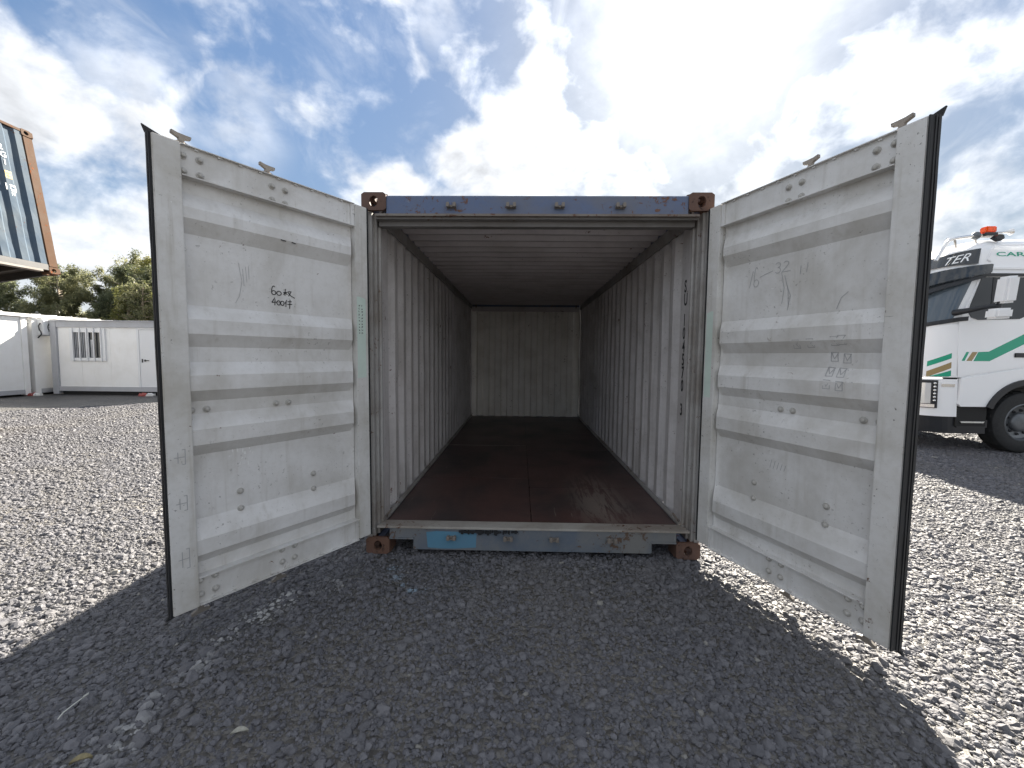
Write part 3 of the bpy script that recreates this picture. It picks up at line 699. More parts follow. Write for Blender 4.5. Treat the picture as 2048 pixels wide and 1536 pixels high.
# right: u grows to the right in the picture
def writR(lines, u0, v0, k=1.0): return [[(u0+x*k, v0+y*k) for x, y in ln] for ln in lines]
r16 = [[(0, 0), (.022, .10)], arc(.045, .045, .014, .075, 60, 190, 6)+arc(.046, .022, .017, .022, 190, 520, 10), [(.07, .055), (.105, .066), (.155, .078)]]
r33 = [arc(.185, .105, .016, .014, 150, -80, 8)+arc(.185, .075, .017, .016, 90, -150, 8), arc(.235, .105, .016, .013, 150, -60, 8)+[(.212, .060), (.262, .060)]]
r11 = [[(.32, .03), (.322, .075)], [(.355, .035), (.36, .085)]]
for part_ in ([r16[0]], [r16[1]], [r16[2]], [r33[0]], [r33[1]], [r11[0]], [r11[1]]): door_marks(DR, sR, 'pencil_stroke', M_pencil, writR(part_, .290, 1.902), .0034)
scr = [[(.50, 1.96), (.52, 1.87), (.51, 1.78)], [(.52, 1.94), (.545, 1.85), (.55, 1.76)], [(.53, 1.90), (.56, 1.82), (.545, 1.74)], [(.86, 1.80), (.83, 1.775), (.81, 1.72)]]
for k in range(5): scr.append([(.50+k*.022, .86-.004*k), (.49+k*.022, .81)])
for ln_ in scr: door_marks(DR, sR, 'scratch', M_pencil, [ln_], .0032)
sq = []
for (u, v) in ((.612, 1.520), (.690, 1.524), (.812, 1.532), (.848, 1.536)):
    sq += [[(u, v), (u+.036, v), (u+.036, v+.046), (u, v+.046), (u, v)], [(u, v+.046), (u+.03, v+.004)], [(u+.036, v+.046), (u+.02, v+.02)]]
def on_rib(u, v):   # follow the rib relief of the door panel
    pr = [(2.470, -.050)]
    for a, b, c_, e in RIBS: pr += [(a, -.050), (b, -.010), (c_, -.010), (e, -.050)]
    pr += [(.165, -.050)]
    for (v1, y1), (v0, y0) in zip(pr[:-1], pr[1:]):
        if v0 <= v <= v1: return y0 + (y1-y0)*(v-v0)/max(1e-6, v1-v0) + .0018
    return -.048
sq2 = []
for (u, v) in ((.80, 1.452), (.86, 1.444), (.79, 1.375), (.845, 1.372), (.79, 1.31), (.852, 1.305)):
    sq2 += [[(u, v), (u+.034, v), (u+.03, v+.044), (u, v+.046), (u, v)], [(u, v+.046), (u+.016, v+.012), (u+.034, v+.044)]]
for q_ in range(0, len(sq), 3):
    mb = MB(); strokes(mb, sq[q_:q_+3], .003, lambda u, v: (sR*u, on_rib(u, v), v)); mb.build('pencil_square', M_pencil, DR, fix=False)
for q_ in range(0, len(sq2), 2):
    mb = MB(); strokes(mb, sq2[q_:q_+2], .003, lambda u, v: (sR*u, on_rib(u, v), v)); mb.build('pencil_square', M_pencil, DR, fix=False)

# ================================================================== BLUE STACKED CONTAINER (tilted) AND WHAT CARRIES IT
LEAN = rad(8.36)
BC = thing('stacked_container', 'weathered steel-blue container with rusty end post stacked high and leaning at the left edge', 'container', (-8.72, 4.755, 2.893))
BC.rotation_euler = (0, -LEAN, 0)
def generic_container(P, paint, post_m, rail_m, H=2.591, L=6.058, hollow=True, holes=True):
    Wd = 2.438
    for (x0, x1, ox) in ((-.172, 0, 1), (-Wd, -Wd+.172, -1)):
        for (y0, y1, oy) in ((-.178, 0, 1), (-L, -L+.178, -1)):
            for (z0, z1, oz) in ((0, .118, -1), (H-.118, H, 1)):
                mb = MB(); casting(mb, x0, x1, y0, y1, z0, z1, ox, oy, oz); mb.build('corner_casting', post_m, P, fix=False)
            mb = MB(); mb.box(x0+.006, x1-.006, y0+.008, y1-.008, .119, H-.119); mb.build('corner_post', post_m, P, bevel=.012)
    for sgn, xo in ((1, 0), (-1, -Wd)):
        prof = trapezoid(L-.36, .278, -.036*sgn, f=(.36, .16, .32, .16))
        mb = MB(); sheet(mb, prof, lambda q, d: (xo-.012*sgn+d, -.182-q, .165), lambda q, d: (xo-.012*sgn+d, -.182-q, H-.065), -.003*sgn, 12, .009); mb.build('side_wall', paint, P, fix=False)
        a, b = (xo-.03, xo-.004) if sgn > 0 else (xo+.004, xo+.03)
        mb = MB(); mb.box(a, b, -L+.18, -.18, H-.064, H-.02); mb.build('top_side_rail', post_m, P)
        mb = MB(); mb.box(a, b, -L+.18, -.18, .055, .160); mb.build('bottom_side_rail', rail_m, P)
        mb = MB(); mb.box(min(xo, xo-.09*sgn), max(xo, xo-.09*sgn), -L+.24, -.28, .018, .054); mb.build('rail_flange', MATS['galvanised_steel'], P)
    for sgn, yo in ((1, 0), (-1, -L)):
        prof = trapezoid(Wd-.36, .25, -.03*sgn)
        mb = MB(); sheet(mb, prof, lambda q, d: (-Wd+.18+q, yo-.02*sgn+d, .17), lambda q, d: (-Wd+.18+q, yo-.02*sgn+d, H-.12), -.003*sgn); mb.build('end_wall', paint, P, fix=False)
        a, b = (yo-.06, yo-.005) if sgn > 0 else (yo+.005, yo+.06)
        mb = MB(); mb.box(-Wd+.175, -.175, a, b, .02, .165); mb.box(-Wd+.175, -.175, a, b, H-.118, H-.01); mb.build('end_rail', rail_m, P)
    mb = MB(); mb.box(-Wd+.02, -.02, -L+.02, -.02, H-.03, H-.022); mb.build('roof_panel', paint, P)
    mb = MB(); mb.box(-Wd+.035, -.095, -L+.07, -.07, .145, .16)
    for k in range(13): mb.box(-Wd+.1, -.1, -L+.5+k*.42, -L+.55+k*.42, .03, .1445)
    mb.build('underside', M_under, P)
generic_container(BC, M_bluec, M_rustlight, M_railgrey)
def wall_text(s, size, y0, z0, mat, rot=True, x=-.0105):
    me = text_mesh(s, size); 
    # letters read downwards on the side wall: text x -> -z, text y -> +y (seen from +X)
    me.transform(Matrix(((0, 0, 1, x), (0, 1, 0, y0), (-1, 0, 0, z0), (0, 0, 0, 1)))) if rot else me.transform(Matrix(((0, 0, 1, x), (1, 0, 0, y0), (0, 1, 0, z0), (0, 0, 0, 1))))
    me.materials.clear(); me.materials.append(mat); return link(me, 'wall_lettering', BC)
for k_, ch_ in enumerate('22G1'): wall_text(ch_, .135, -.575 if ch_ != '1' else -.555, 2.175-.128*k_, M_text, rot=False)
mb = MB(); mb.box(-.0118, -.0102, -.552, -.462, 1.565, 1.69); mb.build('yellow_plate', M_yellow, BC)
mb = MB(); strokes(mb, [[(-.54, 1.655), (-.475, 1.655)], [(-.54, 1.635), (-.50, 1.635)], [(-.535, 1.60), (-.48, 1.60)], [(-.52, 1.615), (-.52, 1.575)]], .012, lambda a, b: (-.0098, a, b)); mb.build('plate_marks', M_timber, BC, fix=False)
mb = MB(); strokes(mb, [[(-.545, 1.355), (-.445, 1.355), (-.445, 1.455), (-.545, 1.455), (-.545, 1.355)], [(-.575, 1.36), (-.575, 1.46)], [(-.565, 1.36), (-.565, 1.46)]], .012, lambda a, b: (-.0105, a, b)); mb.build('white_emblem', M_text, BC, fix=False)
wall_text('C', .10, -.528, 1.372, M_text, rot=False); wall_text('BT', .075, -.54, 1.275, M_text, rot=False)

SCN = thing('support_container', 'dull brown container standing below the leaning blue one', 'container', (-8.75, 3.55, 0))
generic_container(SCN, M_dgrey, M_dgrey, M_dgrey, H=2.438)
for k, (yy) in enumerate((-.9, 3.2)):
    for (xx, top, side_) in ((-8.98, 2.893-.26*sin(LEAN), 'tall'), (-10.95, 2.893-2.26*sin(LEAN), 'low')):
        mb = MB(); mb.box(-.12, .12, -.15, .15, 0, top-2.438+.018-.02)
        b = mb.build('timber_block', M_timber, None, loc=(xx, yy, 2.4385))
        tag(b, '%s timber packing block below the %s end of the leaning blue container' % (side_, ('nearer', 'farther')[k]), 'timber block', 'packing blocks between the stacked containers')

# ================================================================== CABINS
def front_window(P, x0, x1, z0, z1, y):
    mb = MB(); t = .13
    mb.box(x0, x1, y-.05, y-.002, z1-t, z1); mb.box(x0, x1, y-.05, y-.002, z0, z0+t*.8); mb.box(x0, x0+t, y-.05, y-.002, z0+t*.8+.001, z1-t-.001); mb.box(x1-t*.9, x1, y-.05, y-.002, z0+t*.8+.001, z1-t-.001)
    wdw = mb.build('window', M_white, P)
    gx0, gx1 = x0+t, x1-t*.9; mid = (gx0+gx1)/2
    for a, b in ((gx0, mid-.03), (mid+.03, gx1)):
        MB().box(a, b, y-.012, y-.006, z0+t*.8, z1-t).build('pane', M_glass, wdw)
    MB().box(mid-.03, mid+.03, y-.03, y-.004, z0+t*.8, z1-t).build('mullion', M_white, wdw)
    cu2 = MB()
    for k in range(7): cu2.box(gx0+.03+k*.058, gx0+.06+k*.058, y-.0165, y-.0135, z0+t*.8+.01, z1-t-.01)
    cu2.build('blind', M_curtain, wdw)
    MB().box(mid+.08, mid+.22, y-.0165, y-.0135, z0+t*.8+.01, z1-t-.25).build('blind', M_curtain, wdw)
    for k in range(5):
        xx = x0+.13+k*(x1-x0-.25)/4
        MB().box(xx-.014, xx+.014, y-.085, y-.055, z0-.015, z1+.015).build('window_bar', M_white, wdw)
    for zz in (z0+.02, z1-.05): MB().box(x0+.02, x1-.02, y-.0545, y-.0505, zz, zz+.025).build('bar_rail', M_white, wdw)
def cabin_R():
    P = thing('site_cabin', 'white flat-roofed site cabin with grey frame, barred window and closed door', 'cabin', (-16.16, 10.93, 0))
    Lx, Dy, H = 6.0, 2.4, 2.50
    fr = MB()
    for x in (0, Lx-.20):
        for y in (0, Dy-.2): fr.box(x, x+.20, y, y+.2, .02, H-.005)
    fr.build('corner_post', M_cabg, P)
    for nm, z0, z1 in (('roof_beam', H-.20, H), ('floor_beam', .12, .27)):
        mb = MB(); mb.box(.201, Lx-.201, .012, .19, z0, z1-.002); mb.box(.201, Lx-.201, Dy-.19, Dy-.012, z0, z1-.002); mb.box(.012, .19, .201, Dy-.201, z0, z1-.002); mb.box(Lx-.19, Lx-.012, .201, Dy-.201, z0, z1-.002); mb.build(nm, M_cabg, P)
    MB().box(-.02, Lx+.02, -.02, Dy+.02, H+.001, H+.035).build('roof', M_cabg, P)
    xs = [.203, 1.0, 2.02, 2.96, 3.96, 4.9, Lx-.203]
    for a, b in zip(xs[:-1], xs[1:]):
        if abs(a-2.96) < .01: continue
        MB().box(a+.003, b-.003, .060, .10, .272, H-.202).build('wall_panel', M_cabw, P)
    for a in (0, 1): 
        x = .06 if a == 0 else Lx-.10
        for k in range(2): MB().box(x, x+.04, .203+k*1.0, .203+k*1.0+.994, .272, H-.202).build('wall_panel', M_cabw, P)
    for a, b in zip(xs[:-1], xs[1:]): MB().box(a+.003, b-.003, Dy-.10, Dy-.06, .272, H-.202).build('wall_panel', M_cabw, P)
    mb = MB(); mb.box(2.963, 3.03, .045, .10, .272, 2.235); mb.box(3.89, 3.957, .045, .10, .272, 2.235); mb.box(2.963, 3.957, .045, .10, 2.236, H-.202); fr2 = mb.build('door_frame', M_white, P)
    dr = MB().box(3.033, 3.887, .065, .095, .275, 2.23).build('door', M_white, P)
    mb = MB(); mb.box(3.10, 3.14, .050, .064, 1.12, 1.24); mb.box(3.19, 3.24, .048, .064, 1.15, 1.22); mb.box(3.21, 3.36, .035, .047, 1.175, 1.20); mb.build('handle', M_plast, dr)
    MB().box(.25, Lx-.25, .08, .2, -.01, .119).build('gap_shade_fill', M_cabdark, P)  # near-black box fills the open gap below the floor, shade in its colour
    MB().box(.05, Lx-.05, .3, Dy-.05, -.01, .119).build('gap_shade_fill', M_cabdark, P)
    front_window(P, .655, 1.885, 1.16, 2.26, .060)
cabin_R()
def cabin_L(y0, y1, name_label, aw):
    P = thing('site_cabin', name_label, 'cabin', (-16.42, y0, 0)); L = y1-y0; Wd = 2.45; H = 2.70
    for x in (-.16, -Wd):
        for y in (0, L-.16): MB().box(x, x+.16, y, y+.16, .02, H-.10).build('corner_post', M_cabw, P)
    n = max(2, int(L/1.15))
    for k in range(n):
        a = .162+k*(L-.324)/n; b = .162+(k+1)*(L-.324)/n
        MB().box(-.07, -.03, a+.003, b-.003, .20, H-.12).build('wall_panel', M_cabw, P)
        MB().box(-Wd+.03, -Wd+.07, a+.003, b-.003, .20, H-.12).build('wall_panel', M_cabw, P)
    for y in (.04, L-.08):
        for k in range(2): MB().box(-Wd+.163+k*1.066, -Wd+.163+k*1.066+1.06, y, y+.04, .20, H-.12).build('wall_panel', M_cabw, P)
    MB().box(-Wd-.06, .06, -.04, L+.04, H-.10, H).build('roof', M_cabw, P)
    mb = MB()
    for k in range(int(L/.5)): mb.box(-Wd-.05, .055, .2+k*.5, .225+k*.5, H+.0005, H+.03)
    mb.build('roof_rib', M_cabw, P)
    MB().box(-.10, -.005, .165, L-.165, .06, .198).build('floor_beam', M_cabg, P)
    MB().box(-Wd+.1, -.15, .1, L-.1, -.01, .19).build('gap_shade_fill', M_cabdark, P)  # same near-black filling for the shaded gap under this cabin
    if aw:
        mb = MB(); mb.prism([(.06, H-.10), (.42, H-.36), (.42, H-.385), (.06, H-.125)], (1.2, L-1.3), 'y'); mb.build('eave_flap', M_cabw, P)
cabin_L(4.6, 10.50, 'white panelled cabin at the far left with a small eave flap, nearest of the pair', True)
cabin_L(10.64, 19.6, 'long low white cabin running back behind the barred-window cabin', False)
ac = thing('air_conditioner', 'white air conditioner unit high on the white cabin wall by the corner', 'air conditioner', (-16.438, 10.98, 2.02))
MB().box(0, .24, -.2, .42, 0, .52).build('casing', M_white, ac, bevel=.02)
mb = MB(); mb.lathe([(.17, .0), (.19, .012), (.2, 0)], (.241, .12, .26), 'x', 20)
for k in range(5): mb.box(.241, .248, -.06, .30, .12+k*.065, .13+k*.065)
mb.build('fan_grille', M_plast, ac)
mb = MB(); mb.tube([(.15, -.201, .40), (.15, -.26, .30), (.15, -.24, .16), (.15, -.20, .12), (.2, -.23, .02), (.10, -.25, -.1)], .018, 7); mb.build('pipe', M_plast, ac, smooth=60)
MB().box(0, .22, -.1, .3, -.03, -.002).build('bracket', M_cabg, ac)
# litter by the cabins
def litter(x, y, label, mats, L=.34, rz=0.0):
    P = thing('litter_wrapper', label, 'litter', (x, y, 0), None); P.rotation_euler = (0, 0, rz)
    random.seed(int(abs(x*100)))
    for k, m in enumerate(mats):
        mb = MB(); x0 = k*L*.55; nx, ny = 6, 3; vs = []
        for i in range(nx):
            for j in range(ny): vs.append((x0+i*L*.55/(nx-1), -.06+.06*j, .035+random.uniform(-.02, .05)+(.03 if j == 1 else 0)))
        for i in range(nx):
            for j in range(ny): vs.append((x0+i*L*.55/(nx-1), -.06+.06*j, -.008))
        o = nx*ny; fs = []
        for i in range(nx-1):
            for j in range(ny-1): q = i*ny+j; fs += [(q, q+ny, q+ny+1, q+1), (o+q, o+q+1, o+q+ny+1, o+q+ny)]
        for i in range(nx-1): q = i*ny; fs += [(q, o+q, o+q+ny, q+ny), (q+ny-1, q+2*ny-1, o+q+2*ny-1, o+q+ny-1)]
        fs += [(0, 1, o+1, o), (1, 2, o+2, o+1)]; q = (nx-1)*ny; fs += [(q, o+q, o+q+1, q+1), (q+1, o+q+1, o+q+2, q+2)]
        mb.add(vs, fs); mb.build('red_end' if k == 0 else 'white_end', m, P)
litter(-16.45, 10.45, 'crushed red and white wrapper at the grey corner post of the cabin', [M_litter_r, M_litter_w], .36, .05)
litter(-12.95, 10.72, 'red and white bottle-shaped wrapper on the gravel below the cabin door', [M_litter_r, M_litter_w], .42, .12)

# ================================================================== SMALL THINGS ON THE GRAVEL
mb = MB(); mb.tube([(-1.905, -1.44, .016), (-1.90, -1.425, .030), (-1.888, -1.40, .040), (-1.878, -1.375, .046), (-1.872, -1.352, .048)], [.002, .0025, .0022, .002, .0015], 6)
mb.tube([(-1.876, -1.37, .046), (-1.868, -1.375, .056), (-1.862, -1.36, .060)], [.003, .0025, .0015], 6)
mb.build('straw', M_twig, None, smooth=50, label='pale bent straw lying on the dark gravel at lower left', cat='straw')
def dry_leaf(name, x, y, L, Wd, rz, mat, label):
    mb = MB(); n = 7; vs = []
    for i in range(n):
        t_ = i/(n-1); w_ = Wd*sin(pi*min(1, t_*.94+.03))**.8
        for j in (-1, 0, 1): vs.append((L*(t_-.5), j*w_/2, .014+.010*abs(j)+.012*sin(pi*t_)))
    top = len(vs); vs += [(a, b, c_-.0015) for a, b, c_ in vs]
    fs = []
    for i in range(n-1):
        for j in (0, 1): q = i*3+j; fs += [(q, q+3, q+4, q+1), (top+q, top+q+1, top+q+4, top+q+3)]
    mb.add(vs, fs); o = mb.build(name, mat, None, fix=False, smooth=60, loc=(x, y, .0), label=label, cat='leaf'); o.rotation_euler = (.15, .1, rz)
dry_leaf('dry_leaf', -1.156, -1.475, .060, .024, .45, M_leafdry, 'pale grey dry leaf on the dark gravel at bottom left of centre')
dry_leaf('dry_leaf', -1.64, -1.60, .060, .026, .6, M_leafyel, 'yellowish dry leaf at the very bottom edge left of the pale one')

# ================================================================== TRUCK
YS = 3.72
def lerp(tb, z):
    if z <= tb[0][0]: return tb[0][1]
    for (z0, a), (z1, b) in zip(tb[:-1], tb[1:]):
        if z <= z1: return a + (b-a)*(z-z0)/(z1-z0)
    return tb[-1][1]
S_ = [(.30, 6.80), (.57, 6.78), (1.19, 6.75), (2.12, 6.70), (2.74, 6.96), (2.95, 7.02), (3.20, 7.08), (3.37, 7.30), (3.42, 7.55)]
F_ = [(.30, 6.42), (.57, 6.38), (1.19, 6.36), (2.05, 6.38), (2.74, 6.62), (2.95, 6.68), (3.20, 6.80), (3.37, 7.10), (3.42, 7.45)]
I_ = [(.30, .02), (2.80, 0), (2.90, .015), (3.20, .07), (3.34, .15), (3.41, .34)]
CW = .34; YM = YS+1.25
def loft(a, z, off=0.0):
    """a>0 along the side, -1..0 round the corner, <-1 across the front (metres)"""
    s, f, i = lerp(S_, z), lerp(F_, z), lerp(I_, z)
    if a >= 0: return Vector((s+a, YS+i-off, z))
    if a >= -1:
        t_ = -a*pi/2; x = s-(s-f)*sin(t_); y = YS+i+CW*(1-cos(t_))
        n = Vector((-sin(t_), -cos(t_), 0)); return Vector((x, y, z))+n*off
    return Vector((f-off, YS+i+CW+(-a-1), z))
def patch(mb, A, Zs, off0, off1):
    """thick patch following the cab skin; A list of a, Zs list of (zlo,zhi) functions or numbers"""
    lo, hi = Zs; nz = 5; vs = []
    for off in (off0, off1):
        for a in A:
            z0 = lo(a) if callable(lo) else lo; z1 = hi(a) if callable(hi) else hi
            for k in range(nz): vs.append(loft(a, z0+(z1-z0)*k/(nz-1), off))
    n = len(A); o = n*nz; fs = []
    for i in range(n-1):
        for k in range(nz-1):
            q = i*nz+k; fs += [(q, q+nz, q+nz+1, q+1), (o+q, o+q+1, o+q+nz+1, o+q+nz)]
        q = i*nz; fs += [(q, o+q, o+q+nz, q+nz), (q+nz-1, q+2*nz-1, o+q+2*nz-1, o+q+nz-1)]
    for i in (0, n-1):
        for k in range(nz-1): q = i*nz+k; fs.append((q, q+1, o+q+1, o+q))
    mb.add(vs, fs)
CA = [-1-x for x in (.91, .6, .3, .1)] + [-1+.125*k for k in range(9)]
def sym(mb):
    n = len(mb.v); mb.v = [tuple(p) for p in mb.v]; mb.v += [(x, 2*YM-y, z) for x, y, z in mb.v]; mb.f += [[i+n for i in f[::-1]] for f in mb.f]
    return mb
def fr_(n0, n1, n): return [n0+(n1-n0)*i/n for i in range(n+1)]
TR = thing('truck', 'white tractor truck with green and gold stripes, amber beacon and chrome roof bar', 'truck', (7.87, YM, 0))
def tb(mb, name, mat, parent=None, **k):
    mb.v = [(x-7.87, y-YM, z) for x, y, z in mb.v]; 
    return mb.build(name, mat, parent or TR, **k)
# cab body loft (both halves mirrored about the centre line)
def cab_body():
    mb = MB(); zs = [1.19, 1.6, 2.05, 2.3, 2.74, 2.86, 2.95, 3.08, 3.20, 3.30, 3.37, 3.40, 3.42]; rows = []
    A = [-1-.25*k for k in (3.6, 2, 1, 0)] + [-1+.125*k for k in range(1, 9)]
    for z in zs:
        half = [loft(a, z) for a in A] + [Vector((8.55, YS+lerp(I_, z), z))]
        half[0].y = YM
        rows.append(half + [Vector((p.x, 2*YM-p.y, p.z)) for p in half[::-1]][:-1])
    n = len(rows[0]); vs = [p for r in rows for p in r]
    fs = [(i*n+k, i*n+(k+1) % n, (i+1)*n+(k+1) % n, (i+1)*n+k) for i in range(len(rows)-1) for k in range(n)]
    fs += [list(range((len(rows)-1)*n, len(rows)*n))]
    # leave the wheel arch open: drop faces of the lowest bands near the wheel on the sides
    mb.add(vs, fs); return tb(mb, 'cab_body', M_truck, smooth=35)
cab = cab_body()
# lower side below the door: panel with an arch cut, near-black plates behind painted as the shaded void
def arch_pts(r, a0, a1, n): return [(7.87+r*cos(rad(a0+(a1-a0)*i/n)), .47+r*sin(rad(a0+(a1-a0)*i/n))) for i in range(n+1)]
mb = MB(); mb.prism([(6.80, 1.175), (6.79, .78), (6.83, .735), (7.22, .735), (7.26, .76)]+arch_pts(.69, 155, 25, 14)+[(8.50, .76), (8.55, .80), (8.55, 1.45), (7.85, 1.36), (7.3, 1.27)], (YS-.030, YS+.03), 'y'); tb(mb, 'side_skirt', M_truck, bevel=.006)
mb = MB(); outer = arch_pts(.71, 158, 22, 18); inner = arch_pts(.625, 158, 22, 18); mb.prism(outer+inner[::-1], (YS-.060, YS+.16), 'y'); tb(mb, 'wheel_arch', M_plast)
mb = MB(); mb.box(7.0, 8.55, YS+.42, YS+.46, .45, 1.186); mb.box(6.80, 7.27, YS+.005, YS+.3, .42, .74); mb.box(8.46, 8.56, YS+.005, YS+.3, .42, .74); tb(mb, 'wheel_well', MATS['shade_chassis_black'])
for sgn in (1,):
    mb = MB(); mb.prism([(6.765, 1.205), (6.735, 1.6), (6.715, 2.08), (6.77, 2.2), (6.965, 2.72), (7.0, 2.80), (8.10, 2.80), (8.10, 1.40), (7.85, 1.385), (7.3, 1.295)], (YS-.014, YS-.002), 'y'); td = tb(mb, 'door', M_truck, bevel=.004)
    mb = MB(); mb.prism([(6.885, 2.13), (6.84, 2.20), (6.86, 2.32), (6.985, 2.70), (7.0, 2.745), (8.0, 2.745), (8.0, 2.19), (7.75, 2.17), (7.62, 2.11), (7.0, 2.09)], (YS-.022, YS-.0145), 'y'); wn = tb(mb, 'side_window', M_glass, td)
    mb = MB(); mb.box(7.165, 7.205, YS-.027, YS-.0225, 2.12, 2.74); tb(mb, 'window_divider', M_plast, td)
    mb = MB(); mb.prism([(6.86, 2.75), (6.93, 2.80), (8.1, 2.80), (8.1, 2.765), (7.05, 2.755)], (YS-.055, YS-.0225), 'y'); tb(mb, 'rain_gutter', M_plast, td)
    mb = MB(); mb.box(7.595, 7.86, YS-.030, YS-.0145, 1.515, 1.585); tb(mb, 'door_handle', M_plast, td, bevel=.006)
    for nm, mt, pl_ in (('green_stripe', M_green, [(6.80, 1.455), (6.865, 1.595), (6.905, 1.595), (6.845, 1.455)]), ('gold_stripe', M_tan, [(6.872, 1.455), (6.955, 1.595), (7.035, 1.595), (6.955, 1.455)]),
                        ('green_stripe', M_green, [(6.98, 1.452), (7.045, 1.595), (7.205, 1.603), (8.09, 2.078), (8.09, 1.912), (7.225, 1.453)])):
        mb = MB(); mb.prism(pl_, (YS-.0158, YS-.0142), 'y'); tb(mb, nm, mt, td)
mb = MB(); mb.box(6.99, 8.5, YS-.006, YS+.02, 2.868, 2.905); tb(mb, 'roof_moulding', M_truck, bevel=.004)
mb = MB(); mb.prism([(7.16, 2.985), (7.10, 3.02), (7.16, 3.20), (7.30, 3.245), (8.5, 3.26), (8.5, 3.25), (7.31, 3.235), (7.17, 3.19), (7.115, 3.02), (7.165, 2.992)], (YS+.012, YS+.03), 'y'); tb(mb, 'roof_crease', M_truck)
# front corner: bumper, corner panel with stripes, headlight
mb = MB(); patch(mb, CA+[.02], (.57, 1.165), 0.0, .022); sym(mb); bump = tb(mb, 'bumper', M_truck, smooth=40)
mb = MB(); patch(mb, CA+[.25, .5], (.30, .565), -.06, -.01); sym(mb); tb(mb, 'lower_bumper', M_plast, bump)
mb = MB(); patch(mb, CA+[.01], (1.20, 2.02), 0.002, .014); sym(mb); cp = tb(mb, 'corner_panel', M_truck, smooth=40)
for mt, nm, zt, th, dr_ in ((M_green, 'green_stripe', 1.576, .082, .115), (M_tan, 'gold_stripe', 1.435, .095, .130), (M_green, 'green_stripe', 1.305, .09, .10)):
    mb = MB(); patch(mb, fr_(-.60, -.12, 8), (lambda a, zt=zt, th=th, dr_=dr_: max(1.204, zt-th-dr_*(-a-.12)/.41), lambda a, zt=zt, dr_=dr_: max(1.212, zt-dr_*(-a-.12)/.41)), .0145, .0158); tb(mb, nm, mt, cp)
mb = MB(); patch(mb, fr_(-1.0, -.37, 7), (.70, 1.145), .0225, .04); hl = tb(mb, 'headlight', M_plast)
mb = MB(); patch(mb, fr_(-1.0, -.49, 5), (.77, 1.10), .0405, .050); tb(mb, 'lens', M_silver, hl)
mb = MB()
for k in range(6): mb.ball(loft(-.425, .82+k*.055, .044), .022, 8, 5)
tb(mb, 'chrome_lamp', M_chrome, hl, smooth=60)
mb = MB(); patch(mb, fr_(-1.0, -.42, 5), (.71, .76), .0405, .050); tb(mb, 'lower_lamp', M_chrome, hl)
mb = MB(); patch(mb, fr_(-.30, -.04, 3), (1.045, 1.09), .0225, .030); tb(mb, 'side_marker', M_chrome, bump)
mb = MB(); patch(mb, [-1-x for x in (.9, .5, .2)] + fr_(-1, -.13, 7), (lambda a: 2.03+max(0, (1+a))*.10, 2.745), .003, .012); sym(mb); tb(mb, 'windscreen', M_wind, smooth=40)
mb = MB(); patch(mb, [-1-x for x in (.9, .5, .2)] + fr_(-1, .14, 8), (lambda a: 1.965+max(0, (1+a))*.10, lambda a: 2.03+max(0, (1+a))*.10), .012, .03); sym(mb); tb(mb, 'windscreen_base', M_plast)
mb = MB(); patch(mb, [-1-x for x in (.9, .5, .2)] + fr_(-1, .06, 8), (lambda a: 2.62+max(0, 1+a)*.16, lambda a: 2.86+max(0, 1+a)*.07), .09, .13); sym(mb); tb(mb, 'sun_visor', M_gloss, smooth=40, bevel=.01)
mb = MB(); patch(mb, [-1-x for x in (.9, .5, .2)] + fr_(-1, .02, 8), (lambda a: 2.50+max(0, 1+a)*.22, lambda a: 2.61+max(0, 1+a)*.16), .06, .09); sym(mb); tb(mb, 'visor_lower_edge', M_plast)
mb = MB(); patch(mb, [-1-x for x in (.9, .5, .2)] + fr_(-1, -.12, 7), (2.955, lambda a: 3.14+max(0, 1+a)*.07), .012, .03); sym(mb); sg_ = tb(mb, 'roof_sign', M_gloss, smooth=40)
me = text_mesh('TER', .185, shear=.35)
for v_ in me.vertices:
    x, y = v_.co.x, v_.co.y; p = loft(-.86+x/.60, 2.965+y+(x*.14), .0325); v_.co = (p.x-7.87, p.y-YM, p.z)
me.materials.clear(); me.materials.append(M_text); link(me, 'lettering', sg_)
me = text_mesh('CARR', .085, bold=.0015); 
for v_ in me.vertices:
    x, y = v_.co.x*2.6, v_.co.y*1.1; z = 3.082+y; v_.co = (7.255+x-7.87, YS+lerp(I_, z)-.004-YM, z)
me.materials.clear(); me.materials.append(M_green); link(me, 'lettering', TR)
# roof bar, lamps, beacon, horn
def rz_(x, z): k = (YS+.22+2.94)/(YS+2.94); return (-.095+(x+.095)*k, YS+.22, 1.463+(z-1.463)*k)
mb = MB(); mb.tube([rz_(6.30, 2.99), rz_(6.40, 3.18), rz_(6.455, 3.285), rz_(6.50, 3.315), rz_(6.58, 3.335), rz_(6.85, 3.375), rz_(7.0, 3.395), rz_(7.25, 3.40)], .026, 10); tb(mb, 'roof_bar', M_chrome, smooth=50)
for x in (6.56, 6.86, 7.2):
    mb = MB(); p = rz_(x, 3.33 if x < 6.6 else 3.37); mb.tube([p, (p[0]+.05, p[1]+.02, p[2]-.14 if x < 7 else p[2]-.06)], .014, 8); tb(mb, 'bar_bracket', M_chrome)
mb = MB(); mb.ball(rz_(6.875, 3.375), .062, 12, 8); tb(mb, 'roof_lamp', M_rim, smooth=60)
p = rz_(7.045, 3.405); mb = MB(); mb.box(p[0]-.07, p[0]+.09, p[1]-.06, p[1]+.06, p[2]+.01, p[2]+.105); bcn = tb(mb, 'beacon', M_orange, bevel=.015)
mb = MB(); mb.box(p[0]-.07, p[0]+.10, p[1]-.06, p[1]+.06, p[2]-.045, p[2]+.009); tb(mb, 'beacon_base', M_plast)
p2 = rz_(7.12, 3.425); q2 = rz_(7.40, 3.435)
